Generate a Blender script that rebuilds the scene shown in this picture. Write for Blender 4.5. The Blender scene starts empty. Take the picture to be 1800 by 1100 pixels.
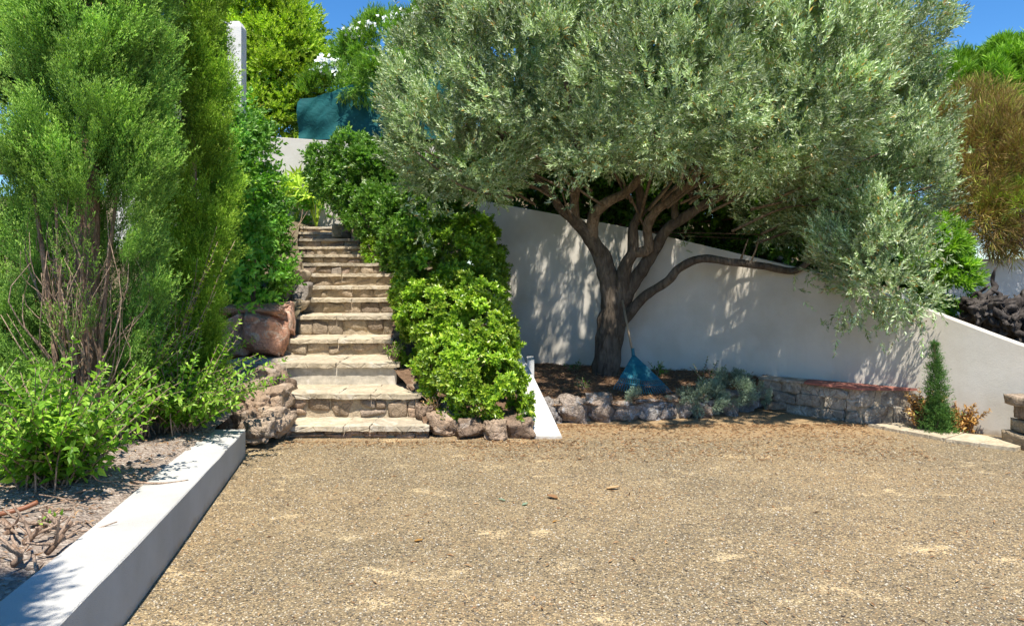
import bpy, bmesh, math, random
import numpy as np
from mathutils import Vector, Matrix, noise

SC = bpy.context.scene
COL = SC.collection
random.seed(7)
RNG = np.random.default_rng(11)

# ------------------------------------------------------------------ camera
EYE = 1.5            # camera height (m)
F = 1300.0           # focal length in photo pixels (1800 wide)
YH = 490.0           # photo row of the horizon
cam = bpy.data.cameras.new('camera')
cam.sensor_width = 36.0
cam.lens = 36.0 * F / 1800.0
cam.shift_y = -(550.0 - YH) / 1800.0
cam.clip_start = 0.05
cam.clip_end = 2000
cob = bpy.data.objects.new('camera', cam)
cob.location = (0, 0, EYE)
cob.rotation_euler = (math.radians(90), 0, 0)
COL.objects.link(cob)
SC.camera = cob

# ------------------------------------------------------------------ sky and sun
SUN_EL = math.radians(65)
SAX, SAY = 0.07, -0.997
_n = math.hypot(SAX, SAY); SAX /= _n; SAY /= _n
w = bpy.data.worlds.new('World'); SC.world = w; w.use_nodes = True
wn = w.node_tree
for n in list(wn.nodes): wn.nodes.remove(n)
wo = wn.nodes.new('ShaderNodeOutputWorld'); bg = wn.nodes.new('ShaderNodeBackground')
sky = wn.nodes.new('ShaderNodeTexSky'); sky.sky_type = 'NISHITA'; sky.sun_disc = False
sky.sun_elevation = SUN_EL; sky.sun_rotation = math.atan2(SAX, SAY)
sky.air_density = 1.0; sky.dust_density = 0.0; sky.ozone_density = 4.0; sky.altitude = 1500
bg.inputs['Strength'].default_value = 0.12
hs = wn.nodes.new('ShaderNodeHueSaturation'); hs.inputs['Saturation'].default_value = 1.25
wn.links.new(sky.outputs[0], hs.inputs['Color']); wn.links.new(hs.outputs[0], bg.inputs[0]); wn.links.new(bg.outputs[0], wo.inputs[0])
sl = bpy.data.lights.new('sun', 'SUN'); sl.energy = 5.0; sl.angle = math.radians(0.55); sl.color = (1.0, 0.94, 0.83)
so = bpy.data.objects.new('sun', sl); COL.objects.link(so)
sdir = Vector((SAX * math.cos(SUN_EL), SAY * math.cos(SUN_EL), math.sin(SUN_EL)))
so.rotation_euler = sdir.to_track_quat('Z', 'Y').to_euler(); so.location = sdir * 30
SC.view_settings.view_transform = 'Standard'; SC.view_settings.look = 'None'
SC.view_settings.exposure = 0.8; SC.view_settings.gamma = 1.0
SC.cycles.max_bounces = 8; SC.cycles.diffuse_bounces = 4; SC.cycles.transmission_bounces = 6
SC.cycles.glossy_bounces = 2; SC.cycles.transparent_max_bounces = 8

def at(px, py, D):
    return Vector(((px - 900.0) / F * D, D, EYE - (py - YH) / F * D))

# ------------------------------------------------------------------ materials
def nt(name):
    m = bpy.data.materials.new(name); m.use_nodes = True
    t = m.node_tree
    for n in list(t.nodes): t.nodes.remove(n)
    return m, t
def N(t, typ, **kw):
    n = t.nodes.new(typ)
    for k, v in kw.items():
        if k.startswith('i_'): n.inputs[k[2:].replace('_', ' ')].default_value = v
        elif k.startswith('n_'): n.inputs[int(k[2:])].default_value = v
        else: setattr(n, k, v)
    return n
def ramp(t, fac, stops, interp='LINEAR'):
    r = t.nodes.new('ShaderNodeValToRGB'); r.color_ramp.interpolation = interp
    e = r.color_ramp.elements
    while len(e) > 1: e.remove(e[0])
    e[0].position = stops[0][0]; e[0].color = (*stops[0][1], 1)
    for p, c in stops[1:]:
        x = e.new(p); x.color = (*c, 1)
    t.links.new(fac, r.inputs[0]); return r.outputs[0]
def mixc(t, fac, a, b, mode='MIX'):
    m = t.nodes.new('ShaderNodeMix'); m.data_type = 'RGBA'; m.blend_type = mode
    if isinstance(fac, float): m.inputs[0].default_value = fac
    else: t.links.new(fac, m.inputs[0])
    for i, v in ((6, a), (7, b)):
        if isinstance(v, tuple): m.inputs[i].default_value = (*v, 1)
        else: t.links.new(v, m.inputs[i])
    return m.outputs[2]
def mth(t, op, a, b=None, clamp=False):
    m = t.nodes.new('ShaderNodeMath'); m.operation = op; m.use_clamp = clamp
    for i, v in enumerate((a, b)):
        if v is None: continue
        if isinstance(v, (int, float)): m.inputs[i].default_value = v
        else: t.links.new(v, m.inputs[i])
    return m.outputs[0]
def pos(t):
    return t.nodes.new('ShaderNodeNewGeometry').outputs['Position']
def tnoise(t, scale, detail=4, rough=0.55, vec=None, dist=0.0):
    n = N(t, 'ShaderNodeTexNoise'); n.inputs['Scale'].default_value = scale
    n.inputs['Detail'].default_value = detail; n.inputs['Roughness'].default_value = rough
    n.inputs['Distortion'].default_value = dist
    t.links.new(vec if vec is not None else pos(t), n.inputs['Vector']); return n.outputs[0]
def tvor(t, scale, feature='F1', vec=None, rnd=1.0):
    n = N(t, 'ShaderNodeTexVoronoi', feature=feature); n.inputs['Scale'].default_value = scale
    n.inputs['Randomness'].default_value = rnd
    t.links.new(vec if vec is not None else pos(t), n.inputs['Vector']); return n
def attr(t, name):
    a = t.nodes.new('ShaderNodeAttribute'); a.attribute_name = name; return a.outputs['Fac']
def bump(t, h, strength=0.4, dist=0.01, prev=None):
    b = t.nodes.new('ShaderNodeBump'); b.inputs['Strength'].default_value = strength
    b.inputs['Distance'].default_value = dist; t.links.new(h, b.inputs['Height'])
    if prev is not None: t.links.new(prev, b.inputs['Normal'])
    return b.outputs[0]
def finish(t, color, rough=0.8, normal=None, spec=0.3, transl=None, tcol=None, metallic=0.0):
    o = t.nodes.new('ShaderNodeOutputMaterial'); p = t.nodes.new('ShaderNodeBsdfPrincipled')
    if isinstance(color, tuple): p.inputs['Base Color'].default_value = (*color, 1)
    else: t.links.new(color, p.inputs['Base Color'])
    if isinstance(rough, float): p.inputs['Roughness'].default_value = rough
    else: t.links.new(rough, p.inputs['Roughness'])
    p.inputs['Specular IOR Level'].default_value = spec; p.inputs['Metallic'].default_value = metallic
    if normal is not None: t.links.new(normal, p.inputs['Normal'])
    if transl:
        tr = t.nodes.new('ShaderNodeBsdfTranslucent'); mx = t.nodes.new('ShaderNodeMixShader')
        if tcol is None: tcol = color
        if isinstance(tcol, tuple): tr.inputs[0].default_value = (*tcol, 1)
        else: t.links.new(tcol, tr.inputs[0])
        mx.inputs[0].default_value = transl
        t.links.new(p.outputs[0], mx.inputs[1]); t.links.new(tr.outputs[0], mx.inputs[2])
        t.links.new(mx.outputs[0], o.inputs[0])
    else: t.links.new(p.outputs[0], o.inputs[0])

def leaf_mat(name, stops, transl=0.3, rough=0.5, spec=0.35, tboost=(1.3, 1.5, 0.5), tr=(.7, .65)):
    m, t = nt(name)
    c = ramp(t, attr(t, 'rnd'), stops)
    k = mth(t, 'ADD', mth(t, 'MULTIPLY', attr(t, 'tone'), tr[0]), tr[1])
    cc = N(t, 'ShaderNodeCombineXYZ'); 
    for i in range(3): t.links.new(k, cc.inputs[i])
    c = mixc(t, 1.0, c, cc.outputs[0], 'MULTIPLY')
    tc = mixc(t, 1.0, c, tboost, 'MULTIPLY')
    finish(t, c, rough, None, spec, transl, tc)
    return m

M = {}
M['olive'] = leaf_mat('olive_leaves', [(0, (.14, .22, .065)), (.3, (.27, .37, .16)), (.6, (.40, .50, .27)), (.85, (.54, .62, .41)), (.955, (.64, .70, .52)), (.975, (.42, .26, .05)), (1, (.36, .20, .05))], .22, .42, .5, (1.1, 1.3, .5), (.95, .5))
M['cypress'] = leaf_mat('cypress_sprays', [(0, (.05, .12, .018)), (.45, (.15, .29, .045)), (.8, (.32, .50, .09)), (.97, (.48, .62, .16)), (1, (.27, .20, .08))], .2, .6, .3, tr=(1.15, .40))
M['cypress2'] = leaf_mat('cypress_sprays_yellowish', [(0, (.06, .14, .012)), (.45, (.17, .31, .025)), (.8, (.33, .50, .045)), (.96, (.46, .60, .10)), (1, (.30, .22, .08))], .2, .6, .3, tr=(1.15, .40))
M['cypress_dark'] = leaf_mat('dark_cypress_sprays', [(0, (.03, .08, .02)), (.5, (.065, .15, .03)), (1, (.13, .24, .05))], .15, .6, .3)
M['hedge'] = leaf_mat('glossy_hedge_leaves', [(0, (.08, .18, .012)), (.4, (.18, .32, .02)), (.8, (.33, .46, .035)), (1, (.50, .56, .08))], .3, .38, .5)
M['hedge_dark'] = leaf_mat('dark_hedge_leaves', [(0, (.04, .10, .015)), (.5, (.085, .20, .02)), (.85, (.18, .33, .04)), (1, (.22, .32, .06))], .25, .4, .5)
M['privet'] = leaf_mat('fresh_green_leaves', [(0, (.09, .20, .015)), (.5, (.17, .34, .025)), (.85, (.30, .48, .05)), (1, (.42, .58, .10))], .35, .45, .4)
M['vine'] = leaf_mat('climber_leaves', [(0, (.06, .18, .015)), (.5, (.13, .33, .03)), (1, (.28, .50, .08))], .35, .45, .4)
M['tree_y'] = leaf_mat('yellow_green_leaves', [(0, (.15, .26, .015)), (.5, (.30, .44, .03)), (1, (.52, .62, .10))], .35, .5, .3)
M['oleander'] = leaf_mat('oleander_leaves', [(0, (.07, .16, .02)), (.5, (.14, .28, .03)), (1, (.28, .42, .07))], .3, .45, .4)
M['pine'] = leaf_mat('pine_needles', [(0, (.07, .17, .012)), (.5, (.15, .31, .02)), (1, (.27, .45, .04))], .2, .6, .3)
M['brown'] = leaf_mat('brown_dry_sprays', [(0, (.14, .09, .04)), (.4, (.28, .19, .075)), (.65, (.40, .29, .10)), (.8, (.36, .36, .07)), (1, (.28, .38, .05))], .2, .7, .2, (1.2, 1.1, .6))
M['dry'] = leaf_mat('dry_orange_leaves', [(0, (.22, .11, .03)), (.5, (.45, .25, .07)), (1, (.62, .42, .15))], .25, .6, .2, (1.1, 1, .7))
M['grey_leaf'] = leaf_mat('grey_green_leaves', [(0, (.14, .20, .13)), (.5, (.24, .32, .22)), (1, (.36, .44, .32))], .2, .7, .2, (1, 1.1, .8))
M['red_leaf'] = leaf_mat('green_and_red_leaves', [(0, (.06, .13, .02)), (.5, (.12, .22, .03)), (.72, (.16, .24, .04)), (.8, (.42, .12, .04)), (1, (.50, .16, .05))], .25, .5, .3)
M['litter'] = leaf_mat('fallen_brown_leaves', [(0, (.16, .075, .035)), (.5, (.30, .17, .08)), (1, (.46, .31, .16))], .1, .8, .2, (1, 1, 1))
M['flower'] = leaf_mat('white_petals', [(0, (.75, .76, .78)), (1, (.85, .85, .84))], .2, .6, .2, (1, 1, 1))
M['red_flower'] = leaf_mat('red_petals', [(0, (.6, .05, .03)), (1, (.7, .1, .05))], .2, .6, .2, (1, 1, 1))

def bark(name, dark, light, sc=14):
    m, t = nt(name)
    mp = N(t, 'ShaderNodeMapping'); mp.inputs['Scale'].default_value = (1, 1, .28); t.links.new(pos(t), mp.inputs[0])
    v = tvor(t, sc * 2.2, 'F1', mp.outputs[0]).outputs['Distance']
    n = tnoise(t, sc, 8, .7, mp.outputs[0], 1.2)
    n2 = tnoise(t, 2.5, 3, .5)
    c = ramp(t, n, [(.3, dark), (.7, light)])
    c = mixc(t, ramp(t, mth(t, 'ADD', n2, mth(t, 'MULTIPLY', mth(t, 'SUBTRACT', n, .5), .6)), [(.5, (0, 0, 0)), (.72, (.4,) * 3)]), c, tuple(min(1, x * 1.5 + .03) for x in light))
    b = bump(t, mth(t, 'ADD', mth(t, 'MULTIPLY', v, .8), n), .9, .02)
    finish(t, c, .92, b, .15); return m
M['bark'] = bark('olive_bark', (.045, .034, .026), (.15, .12, .09))
M['bark_limb'] = bark('olive_limb_bark', (.08, .06, .042), (.24, .18, .125), 20)
M['bark_cyp'] = bark('cypress_bark', (.12, .075, .05), (.32, .215, .15), 18)
M['twig'] = bark('grey_twig', (.20, .135, .095), (.46, .33, .24), 30)
M['char'] = bark('charred_wood', (.006, .005, .005), (.10, .085, .075), 9)
M['hose'] = None

def stucco(name, base, stain=.12, streak=True, bs=.35, dirt_h=.05):
    m, t = nt(name)
    n1 = tnoise(t, 1.3, 6, .6)
    mp = N(t, 'ShaderNodeMapping'); mp.inputs['Scale'].default_value = (5, 5, .5); t.links.new(pos(t), mp.inputs[0])
    n2 = tnoise(t, 1.2, 5, .65, mp.outputs[0])
    n3 = tnoise(t, 60, 3, .6)
    d = tuple(c * (1 - stain * 2.2) * k for c, k in zip(base, (1, .97, .92)))
    c = ramp(t, n1, [(.3, d), (.6, base)])
    if streak: c = mixc(t, ramp(t, n2, [(.5, (0, 0, 0)), (.75, (stain * 2.5,) * 3)]), c, d)
    c = mixc(t, ramp(t, tnoise(t, 160, 2, .5), [(.66, (0, 0, 0)), (.74, (.35,) * 3)]), c, tuple(x * .6 for x in base))
    sp = N(t, 'ShaderNodeSeparateXYZ'); t.links.new(pos(t), sp.inputs[0])
    zz = mth(t, 'ADD', sp.outputs[2], mth(t, 'MULTIPLY', mth(t, 'SUBTRACT', tnoise(t, 6, 6, .7), .5), dirt_h * 3))
    c = mixc(t, ramp(t, zz, [(0, (.75,) * 3), (dirt_h, (0, 0, 0))]), c, (.36, .29, .20))
    c = mixc(t, ramp(t, tnoise(t, 11, 7, .75), [(.62, (0, 0, 0)), (.70, (.4,) * 3)]), c, tuple(x * .72 for x in base))
    b = bump(t, mth(t, 'ADD', mth(t, 'MULTIPLY', n3, .6), tnoise(t, 220, 2, .5)), bs, .006)
    b = bump(t, tnoise(t, 7, 4, .6), .18, .012, b)
    finish(t, c, .9, b, .2); return m
M['kerb'] = stucco('white_painted_kerb', (.50, .49, .47), .09, True, .8)
M['wall'] = stucco('grey_white_stucco', (.64, .60, .53), .10)
M['wall_far'] = stucco('pale_stucco', (.52, .49, .44), .06)
M['white'] = stucco('white_render', (.64, .64, .63), .04, False)

def rock_mat(name, stops, mott=.5, bs=.8, pale=None, sc=9, crack=True):
    m, t = nt(name)
    base = ramp(t, attr(t, 'rnd'), stops)
    n = tnoise(t, sc, 8, .68, None, .6)
    n2 = tnoise(t, sc * 5, 5, .7)
    k = ramp(t, n, [(.25, (1 - mott,) * 3), (.5, (1, 1, 1)), (.75, (1 + mott * .9,) * 3)])
    c = mixc(t, 1.0, base, k, 'MULTIPLY')
    k2 = ramp(t, n2, [(.3, (.75,) * 3), (.7, (1.2,) * 3)])
    c = mixc(t, 1.0, c, k2, 'MULTIPLY')
    if pale: c = mixc(t, ramp(t, tnoise(t, sc * .7, 5, .7, None, 1), [(.54, (0,) * 3), (.62, (.75,) * 3)]), c, pale)
    v = tvor(t, sc * 1.6, 'DISTANCE_TO_EDGE').outputs[0]
    h = mth(t, 'ADD', n, mth(t, 'MULTIPLY', n2, .5))
    if crack: h = mth(t, 'ADD', h, mth(t, 'MULTIPLY', mth(t, 'MINIMUM', v, .06), 4))
    b = bump(t, h, bs, .03)
    finish(t, c, .92, b, .2); return m
M['stone'] = rock_mat('rubble_stone', [(0, (.25, .195, .145)), (.25, (.36, .285, .20)), (.5, (.44, .355, .25)), (.7, (.33, .245, .185)), (.85, (.26, .225, .195)), (1, (.46, .34, .19))], .45)
M['stone_low'] = rock_mat('dark_rubble_stone', [(0, (.25, .18, .13)), (.4, (.34, .26, .18)), (.7, (.40, .27, .19)), (1, (.28, .235, .185))], .55)
M['redrock'] = rock_mat('red_rock', [(0, (.50, .26, .17)), (.5, (.58, .33, .23)), (1, (.54, .38, .29))], .45, 1.0, (.60, .50, .40), 9)
M['rock'] = rock_mat('brown_volcanic_rock', [(0, (.22, .155, .11)), (.4, (.34, .24, .165)), (.75, (.40, .30, .215)), (1, (.27, .225, .185))], .6, 1.0, (.40, .33, .27), 7)
M['greyrock'] = rock_mat('grey_stone', [(0, (.23, .18, .15)), (.4, (.34, .32, .30)), (.7, (.38, .28, .205)), (1, (.42, .41, .39))], .65, 1.2, (.50, .51, .52), 13)
M['tread'] = rock_mat('sandstone_slab', [(0, (.38, .315, .225)), (.5, (.46, .385, .275)), (1, (.37, .32, .245))], .35, .6, (.52, .465, .38), 4)
M['mortar'] = rock_mat('mortar', [(0, (.40, .32, .22)), (1, (.46, .38, .27))], .3, .6, None, 14, False)
M['slab'] = rock_mat('pale_slab', [(0, (.46, .415, .335)), (1, (.52, .47, .385))], .25, .35, (.66, .62, .55), 3, False)
M['redtile'] = rock_mat('red_tile', [(0, (.28, .10, .075)), (1, (.38, .17, .13))], .35, .4, None, 8, False)
M['benchstone'] = rock_mat('bench_stone', [(0, (.30, .255, .20)), (.5, (.40, .345, .27)), (1, (.52, .45, .35))], .5, 1.0, (.60, .56, .48), 7)

def flat(name, c, rough=.6, spec=.3, metallic=0.0, bs=0.0):
    m, t = nt(name)
    n = tnoise(t, 12, 4, .6)
    col = ramp(t, n, [(.3, tuple(x * .78 for x in c)), (.7, tuple(min(1, x * 1.15) for x in c))])
    b = bump(t, tnoise(t, 50, 3, .6), bs, .004) if bs else None
    finish(t, col, rough, b, spec, metallic=metallic); return m
M['hose'] = flat('brown_plastic_pipe', (.22, .085, .04), .45, .4)
M['railing'] = flat('dark_metal', (.05, .06, .08), .4, .5, .6)
M['rake'] = flat('blue_plastic', (.011, .135, .19), .5, .35, 0, .2)
M['bamboo'] = flat('wood_pole', (.34, .25, .16), .6, .3, 0, .3)

# green shade cloth
m, t = nt('green_shade_cloth')
c = ramp(t, tnoise(t, 3, 5, .6), [(.3, (.008, .075, .08)), (.7, (.014, .115, .115))])
finish(t, c, .75, bump(t, tnoise(t, 5, 4, .6, None, 1.5), .5, .05), .2, .15)
M['cloth'] = m

# exposed aggregate ground with sandy patches
m, t = nt('gravel_ground')
P = pos(t)
wob = tnoise(t, 40, 2, .5)
v1 = tvor(t, 96); v2 = tvor(t, 60); v3 = tvor(t, 170)
c1 = N(t, 'ShaderNodeSeparateColor'); t.links.new(v1.outputs['Color'], c1.inputs[0])
c2 = N(t, 'ShaderNodeSeparateColor'); t.links.new(v2.outputs['Color'], c2.inputs[0])
c3 = N(t, 'ShaderNodeSeparateColor'); t.links.new(v3.outputs['Color'], c3.inputs[0])
pal = [(0, (.045, .040, .034)), (.17, (.11, .095, .075)), (.34, (.28, .21, .125)), (.52, (.41, .32, .19)), (.68, (.19, .165, .13)), (.82, (.48, .39, .24)), (.95, (.58, .53, .43)), (.975, (.34, .20, .11)), (1, (.66, .63, .57))]
g = ramp(t, c1.outputs[0], pal, 'CONSTANT')
g2 = ramp(t, c2.outputs[1], pal, 'CONSTANT')
g = mixc(t, mth(t, 'GREATER_THAN', c2.outputs[0], .72), g, g2)
sandfine = ramp(t, c3.outputs[0], [(0, (.38, .30, .175)), (.5, (.52, .42, .255)), (1, (.62, .51, .33))])
gap = ramp(t, v1.outputs['Distance'], [(.45, (0, 0, 0)), (.62, (1, 1, 1))])
g = mixc(t, gap, g, (.23, .18, .11))
lo = tnoise(t, .55, 4, .6); mid = tnoise(t, 2.6, 5, .62, None, .4)
mp = N(t, 'ShaderNodeMapping'); mp.inputs['Scale'].default_value = (1, 1.7, 1); t.links.new(P, mp.inputs[0])
pt = tnoise(t, 2.1, 5, .6, mp.outputs[0], .3)
patch = ramp(t, mth(t, 'ADD', pt, mth(t, 'MULTIPLY', mth(t, 'SUBTRACT', c1.outputs[1], .5), .12)), [(.625, (0, 0, 0)), (.68, (.9,) * 3)])
dust = ramp(t, mth(t, 'ADD', mid, mth(t, 'MULTIPLY', mth(t, 'SUBTRACT', c1.outputs[2], .5), .5)), [(.50, (0, 0, 0)), (.9, (.42,) * 3)])
g = mixc(t, dust, g, sandfine)
g = mixc(t, patch, g, sandfine)
tint = ramp(t, lo, [(.35, (.86, .84, .81)), (.65, (1.12, 1.03, .92))])
g = mixc(t, 1.0, g, tint, 'MULTIPLY')
# dry needles and soil near the far edge
sep = N(t, 'ShaderNodeSeparateXYZ'); t.links.new(P, sep.inputs[0])
far = mth(t, 'ADD', mth(t, 'MULTIPLY', mth(t, 'SUBTRACT', sep.outputs[1], 6.75), 1.6), mth(t, 'MULTIPLY', mth(t, 'SUBTRACT', mid, .5), 2.2), True)
g = mixc(t, mth(t, 'MULTIPLY', far, .6), g, mixc(t, tnoise(t, 70, 3, .7), (.30, .18, .09), (.52, .36, .19)))
hh = mth(t, 'SUBTRACT', 1.0, v1.outputs['Distance'])
hh = mth(t, 'ADD', hh, mth(t, 'MULTIPLY', c1.outputs[0], .35))
hh = mth(t, 'MULTIPLY', hh, mth(t, 'SUBTRACT', 1.0, mth(t, 'MULTIPLY', patch, .7)))
b = bump(t, hh, 1.0, .009)
b = bump(t, mid, .3, .03, b)
finish(t, g, .9, b, .25)
M['ground'] = m

# planter / bed soil
m, t = nt('dry_soil')
v = tvor(t, 55); cs = N(t, 'ShaderNodeSeparateColor'); t.links.new(v.outputs['Color'], cs.inputs[0])
g = ramp(t, cs.outputs[0], [(0, (.20, .15, .12)), (.4, (.34, .27, .22)), (.75, (.44, .37, .31)), (1, (.56, .49, .42))])
g = mixc(t, ramp(t, tnoise(t, 9, 6, .7), [(.4, (0,) * 3), (.65, (.8,) * 3)]), g, (.30, .235, .19))
finish(t, g, .95, bump(t, mth(t, 'ADD', v.outputs['Distance'], tnoise(t, 30, 6, .7)), 1.0, .02), .1)
M['soil'] = m
m, t = nt('dark_bed_soil')
g = ramp(t, tnoise(t, 22, 7, .7), [(.3, (.09, .055, .035)), (.6, (.22, .14, .09)), (.8, (.34, .23, .14))])
finish(t, g, .95, bump(t, tnoise(t, 40, 6, .7), 1.0, .03), .1)
M['bedsoil'] = m
m, t = nt('hill_soil')
g = ramp(t, tnoise(t, 4, 7, .7), [(.3, (.10, .085, .05)), (.6, (.20, .16, .10)), (.8, (.14, .17, .06))])
finish(t, g, .95, bump(t, tnoise(t, 14, 6, .7), 1.0, .06), .1)
M['hill'] = m

# ------------------------------------------------------------------ object helpers
def link(name, me, mat=None, parent=None):
    o = bpy.data.objects.new(name, me)
    COL.objects.link(o)
    if mat is not None:
        for mm in (mat if isinstance(mat, (list, tuple)) else [mat]): me.materials.append(mm)
    if parent is not None:
        o.parent = parent
        o.matrix_parent_inverse = Matrix.Translation(-Vector(parent.location))
    return o
def tag(o, label, cat, group=None, kind=None):
    if label: o['label'] = label
    if cat: o['category'] = cat
    if group: o['group'] = group
    if kind: o['kind'] = kind
    return o
def thing(name, label, cat, loc, group=None, kind=None):
    o = bpy.data.objects.new(name, None); COL.objects.link(o); o.location = loc
    o.empty_display_size = .1
    return tag(o, label, cat, group, kind)

def np_mesh(name, V, T, rnd=None, tone=None, smooth=False):
    me = bpy.data.meshes.new(name)
    V = np.ascontiguousarray(V, np.float32); T = np.ascontiguousarray(T, np.int32)
    k = T.shape[1]
    me.vertices.add(len(V)); me.vertices.foreach_set('co', V.ravel())
    me.loops.add(T.size); me.loops.foreach_set('vertex_index', T.ravel())
    me.polygons.add(len(T)); me.polygons.foreach_set('loop_start', np.arange(0, T.size, k, dtype=np.int32))
    me.polygons.foreach_set('use_smooth', np.full(len(T), bool(smooth)))
    me.update(calc_edges=True)
    for nm, a in (('rnd', rnd), ('tone', tone)):
        if a is not None:
            at_ = me.attributes.new(nm, 'FLOAT', 'FACE'); at_.data.foreach_set('value', np.ascontiguousarray(a, np.float32))
    return me

class Geo:
    """collects triangles with rnd/tone per face"""
    def __init__(s): s.V = []; s.T = []; s.R = []; s.O = []; s.n = 0
    def add(s, V, T, rnd=.5, tone=.5):
        V = np.asarray(V, float); T = np.asarray(T, int)
        s.V.append(V); s.T.append(T + s.n); s.n += len(V)
        s.R.append(np.broadcast_to(np.asarray(rnd, float), (len(T),)))
        s.O.append(np.broadcast_to(np.asarray(tone, float), (len(T),)))
    def build(s, name, mat, parent=None, smooth=False):
        me = np_mesh(name, np.concatenate(s.V), np.concatenate(s.T), np.concatenate(s.R), np.concatenate(s.O), smooth)
        return link(name, me, mat, parent)

# --- leaves -------------------------------------------------------
def leaf_small(L, W, fold=.25):   # 4 verts, 2 tris, along +Z, normal +Y
    return np.array([(0, 0, 0), (-W / 2, fold * W, L * .5), (0, 0, L), (W / 2, fold * W, L * .5)]), np.array([(0, 2, 1), (0, 3, 2)])
def leaf_full(L, W, fold=.22, curl=.12, wide=.55):
    f = fold * W
    V = np.array([(0, 0, 0), (-W * .42, f, L * .28), (-W * .5, f - curl * L * .3, L * wide), (0, -curl * L, L),
                  (W * .5, f - curl * L * .3, L * wide), (W * .42, f, L * .28), (0, 0, L * .3), (0, -curl * L * .35, L * .65)])
    T = np.array([(0, 6, 1), (6, 7, 1), (7, 2, 1), (7, 3, 2), (0, 5, 6), (6, 5, 7), (7, 5, 4), (7, 4, 3)])
    return V, T
def frame(d, roll=None, rng=RNG):
    """rotation matrices with Z=d"""
    d = d / (np.linalg.norm(d, axis=1, keepdims=True) + 1e-9)
    a = rng.normal(size=d.shape)
    x = np.cross(a, d); x /= (np.linalg.norm(x, axis=1, keepdims=True) + 1e-9)
    y = np.cross(d, x)
    return np.stack([x, y, d], axis=2)
def frame_up(d, rng=RNG, jit=.35):
    """Z=d, leaf face (Y) turned towards the sky"""
    d = d / (np.linalg.norm(d, axis=1, keepdims=True) + 1e-9)
    up = np.array([0, 0, 1.0]) + rng.normal(size=d.shape) * jit
    x = np.cross(up, d); x /= (np.linalg.norm(x, axis=1, keepdims=True) + 1e-9)
    y = np.cross(d, x)
    return np.stack([x, y, d], axis=2)
def place(leaf, P_, R_, S_):
    V, T = leaf
    n = len(P_)
    W = np.einsum('nij,vj->nvi', R_, V) * S_[:, None, None] + P_[:, None, :]
    TT = T[None] + (np.arange(n) * len(V))[:, None, None]
    return W.reshape(-1, 3), TT.reshape(-1, 3), len(T)

class Template:
    """a sprig: leaves with base, direction, size; instanced many times"""
    def __init__(s, leaf, P_, D_, S_, rng, up=False):
        R_ = frame_up(D_, rng) if up else frame(D_, rng=rng)
        V, T, k = place(leaf, P_, R_, S_)
        s.V, s.T, s.k, s.nl = V, T, k, len(P_)
def scatter(geo, tmpl, P_, R_, S_, tone, rng, lo=0, hi=1):
    n = len(P_)
    if n == 0: return
    W = np.einsum('nij,vj->nvi', R_, tmpl.V) * S_[:, None, None] + P_[:, None, :]
    TT = tmpl.T[None] + (np.arange(n) * len(tmpl.V))[:, None, None]
    rv = rng.random((n, tmpl.nl))
    if getattr(tmpl, 'bias', None) is not None: rv = np.clip(rv * .55 + tmpl.bias[None] * .47, 0, 1) * .97 + (rv > .985) * .03
    rnd = np.repeat(lo + (hi - lo) * rv.ravel(), tmpl.k)
    geo.add(W.reshape(-1, 3), TT.reshape(-1, 3), rnd, np.repeat(tone, tmpl.nl * tmpl.k))

def sprig(rng, n=14, L=.16, leaf=None, ang=.75, pair=True, s0=.7, s1=1.1, taper=True):
    zs = np.linspace(.05, 1, n) * L
    ph = np.cumsum(np.where(np.arange(n) % 2 == 0, math.pi / 2, math.pi)) + rng.normal(size=n) * .3
    a = ang * (1 - .55 * (zs / L)) + rng.normal(size=n) * .12
    D_ = np.stack([np.sin(a) * np.cos(ph), np.sin(a) * np.sin(ph), np.cos(a)], 1)
    P_ = np.stack([np.zeros(n), np.zeros(n), zs], 1)
    S_ = s0 + (s1 - s0) * rng.random(n)
    if taper: S_ *= (1 - .35 * zs / L)
    return Template(leaf, P_, D_, S_, rng, True)
def rosette(rng, n=8, leaf=None, ang=1.0, up=.02):
    ph = np.arange(n) * 2.4 + rng.random() * 6; a = ang * (1 - .5 * np.arange(n) / n) + rng.normal(size=n) * .12
    D_ = np.stack([np.sin(a) * np.cos(ph), np.sin(a) * np.sin(ph), np.cos(a)], 1)
    P_ = np.stack([np.zeros(n), np.zeros(n), np.arange(n) * up / n], 1)
    d = D_; x = np.cross(np.array([0, 0, 1.0]), d); x /= np.linalg.norm(x, axis=1, keepdims=True); y = np.cross(d, x)
    R_ = np.stack([x, y, d], 2)
    S_ = .75 + .4 * rng.random(n)
    t_ = Template.__new__(Template); t_.bias = np.linspace(0, 1, n); t_.V, t_.T, t_.k = place(leaf, P_, R_, S_); t_.nl = n; return t_
def tuft(rng, n=26, L=.12, w=.05, leaf=None, spread=.5):
    u = rng.random(n) ** .8
    ph = rng.random(n) * 2 * math.pi; r = w * (np.sin(np.pi * np.clip(u * .85 + .1, 0, 1))) * rng.random(n) ** .5
    P_ = np.stack([r * np.cos(ph), r * np.sin(ph), u * L], 1)
    D_ = np.stack([np.cos(ph) * spread, np.sin(ph) * spread, np.ones(n)], 1) + rng.normal(size=(n, 3)) * .25
    return Template(leaf, P_, D_, .6 + .8 * rng.random(n), rng)

def ball(rng, n):
    d = rng.normal(size=(n, 3)); return d / np.linalg.norm(d, axis=1, keepdims=True)

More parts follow.
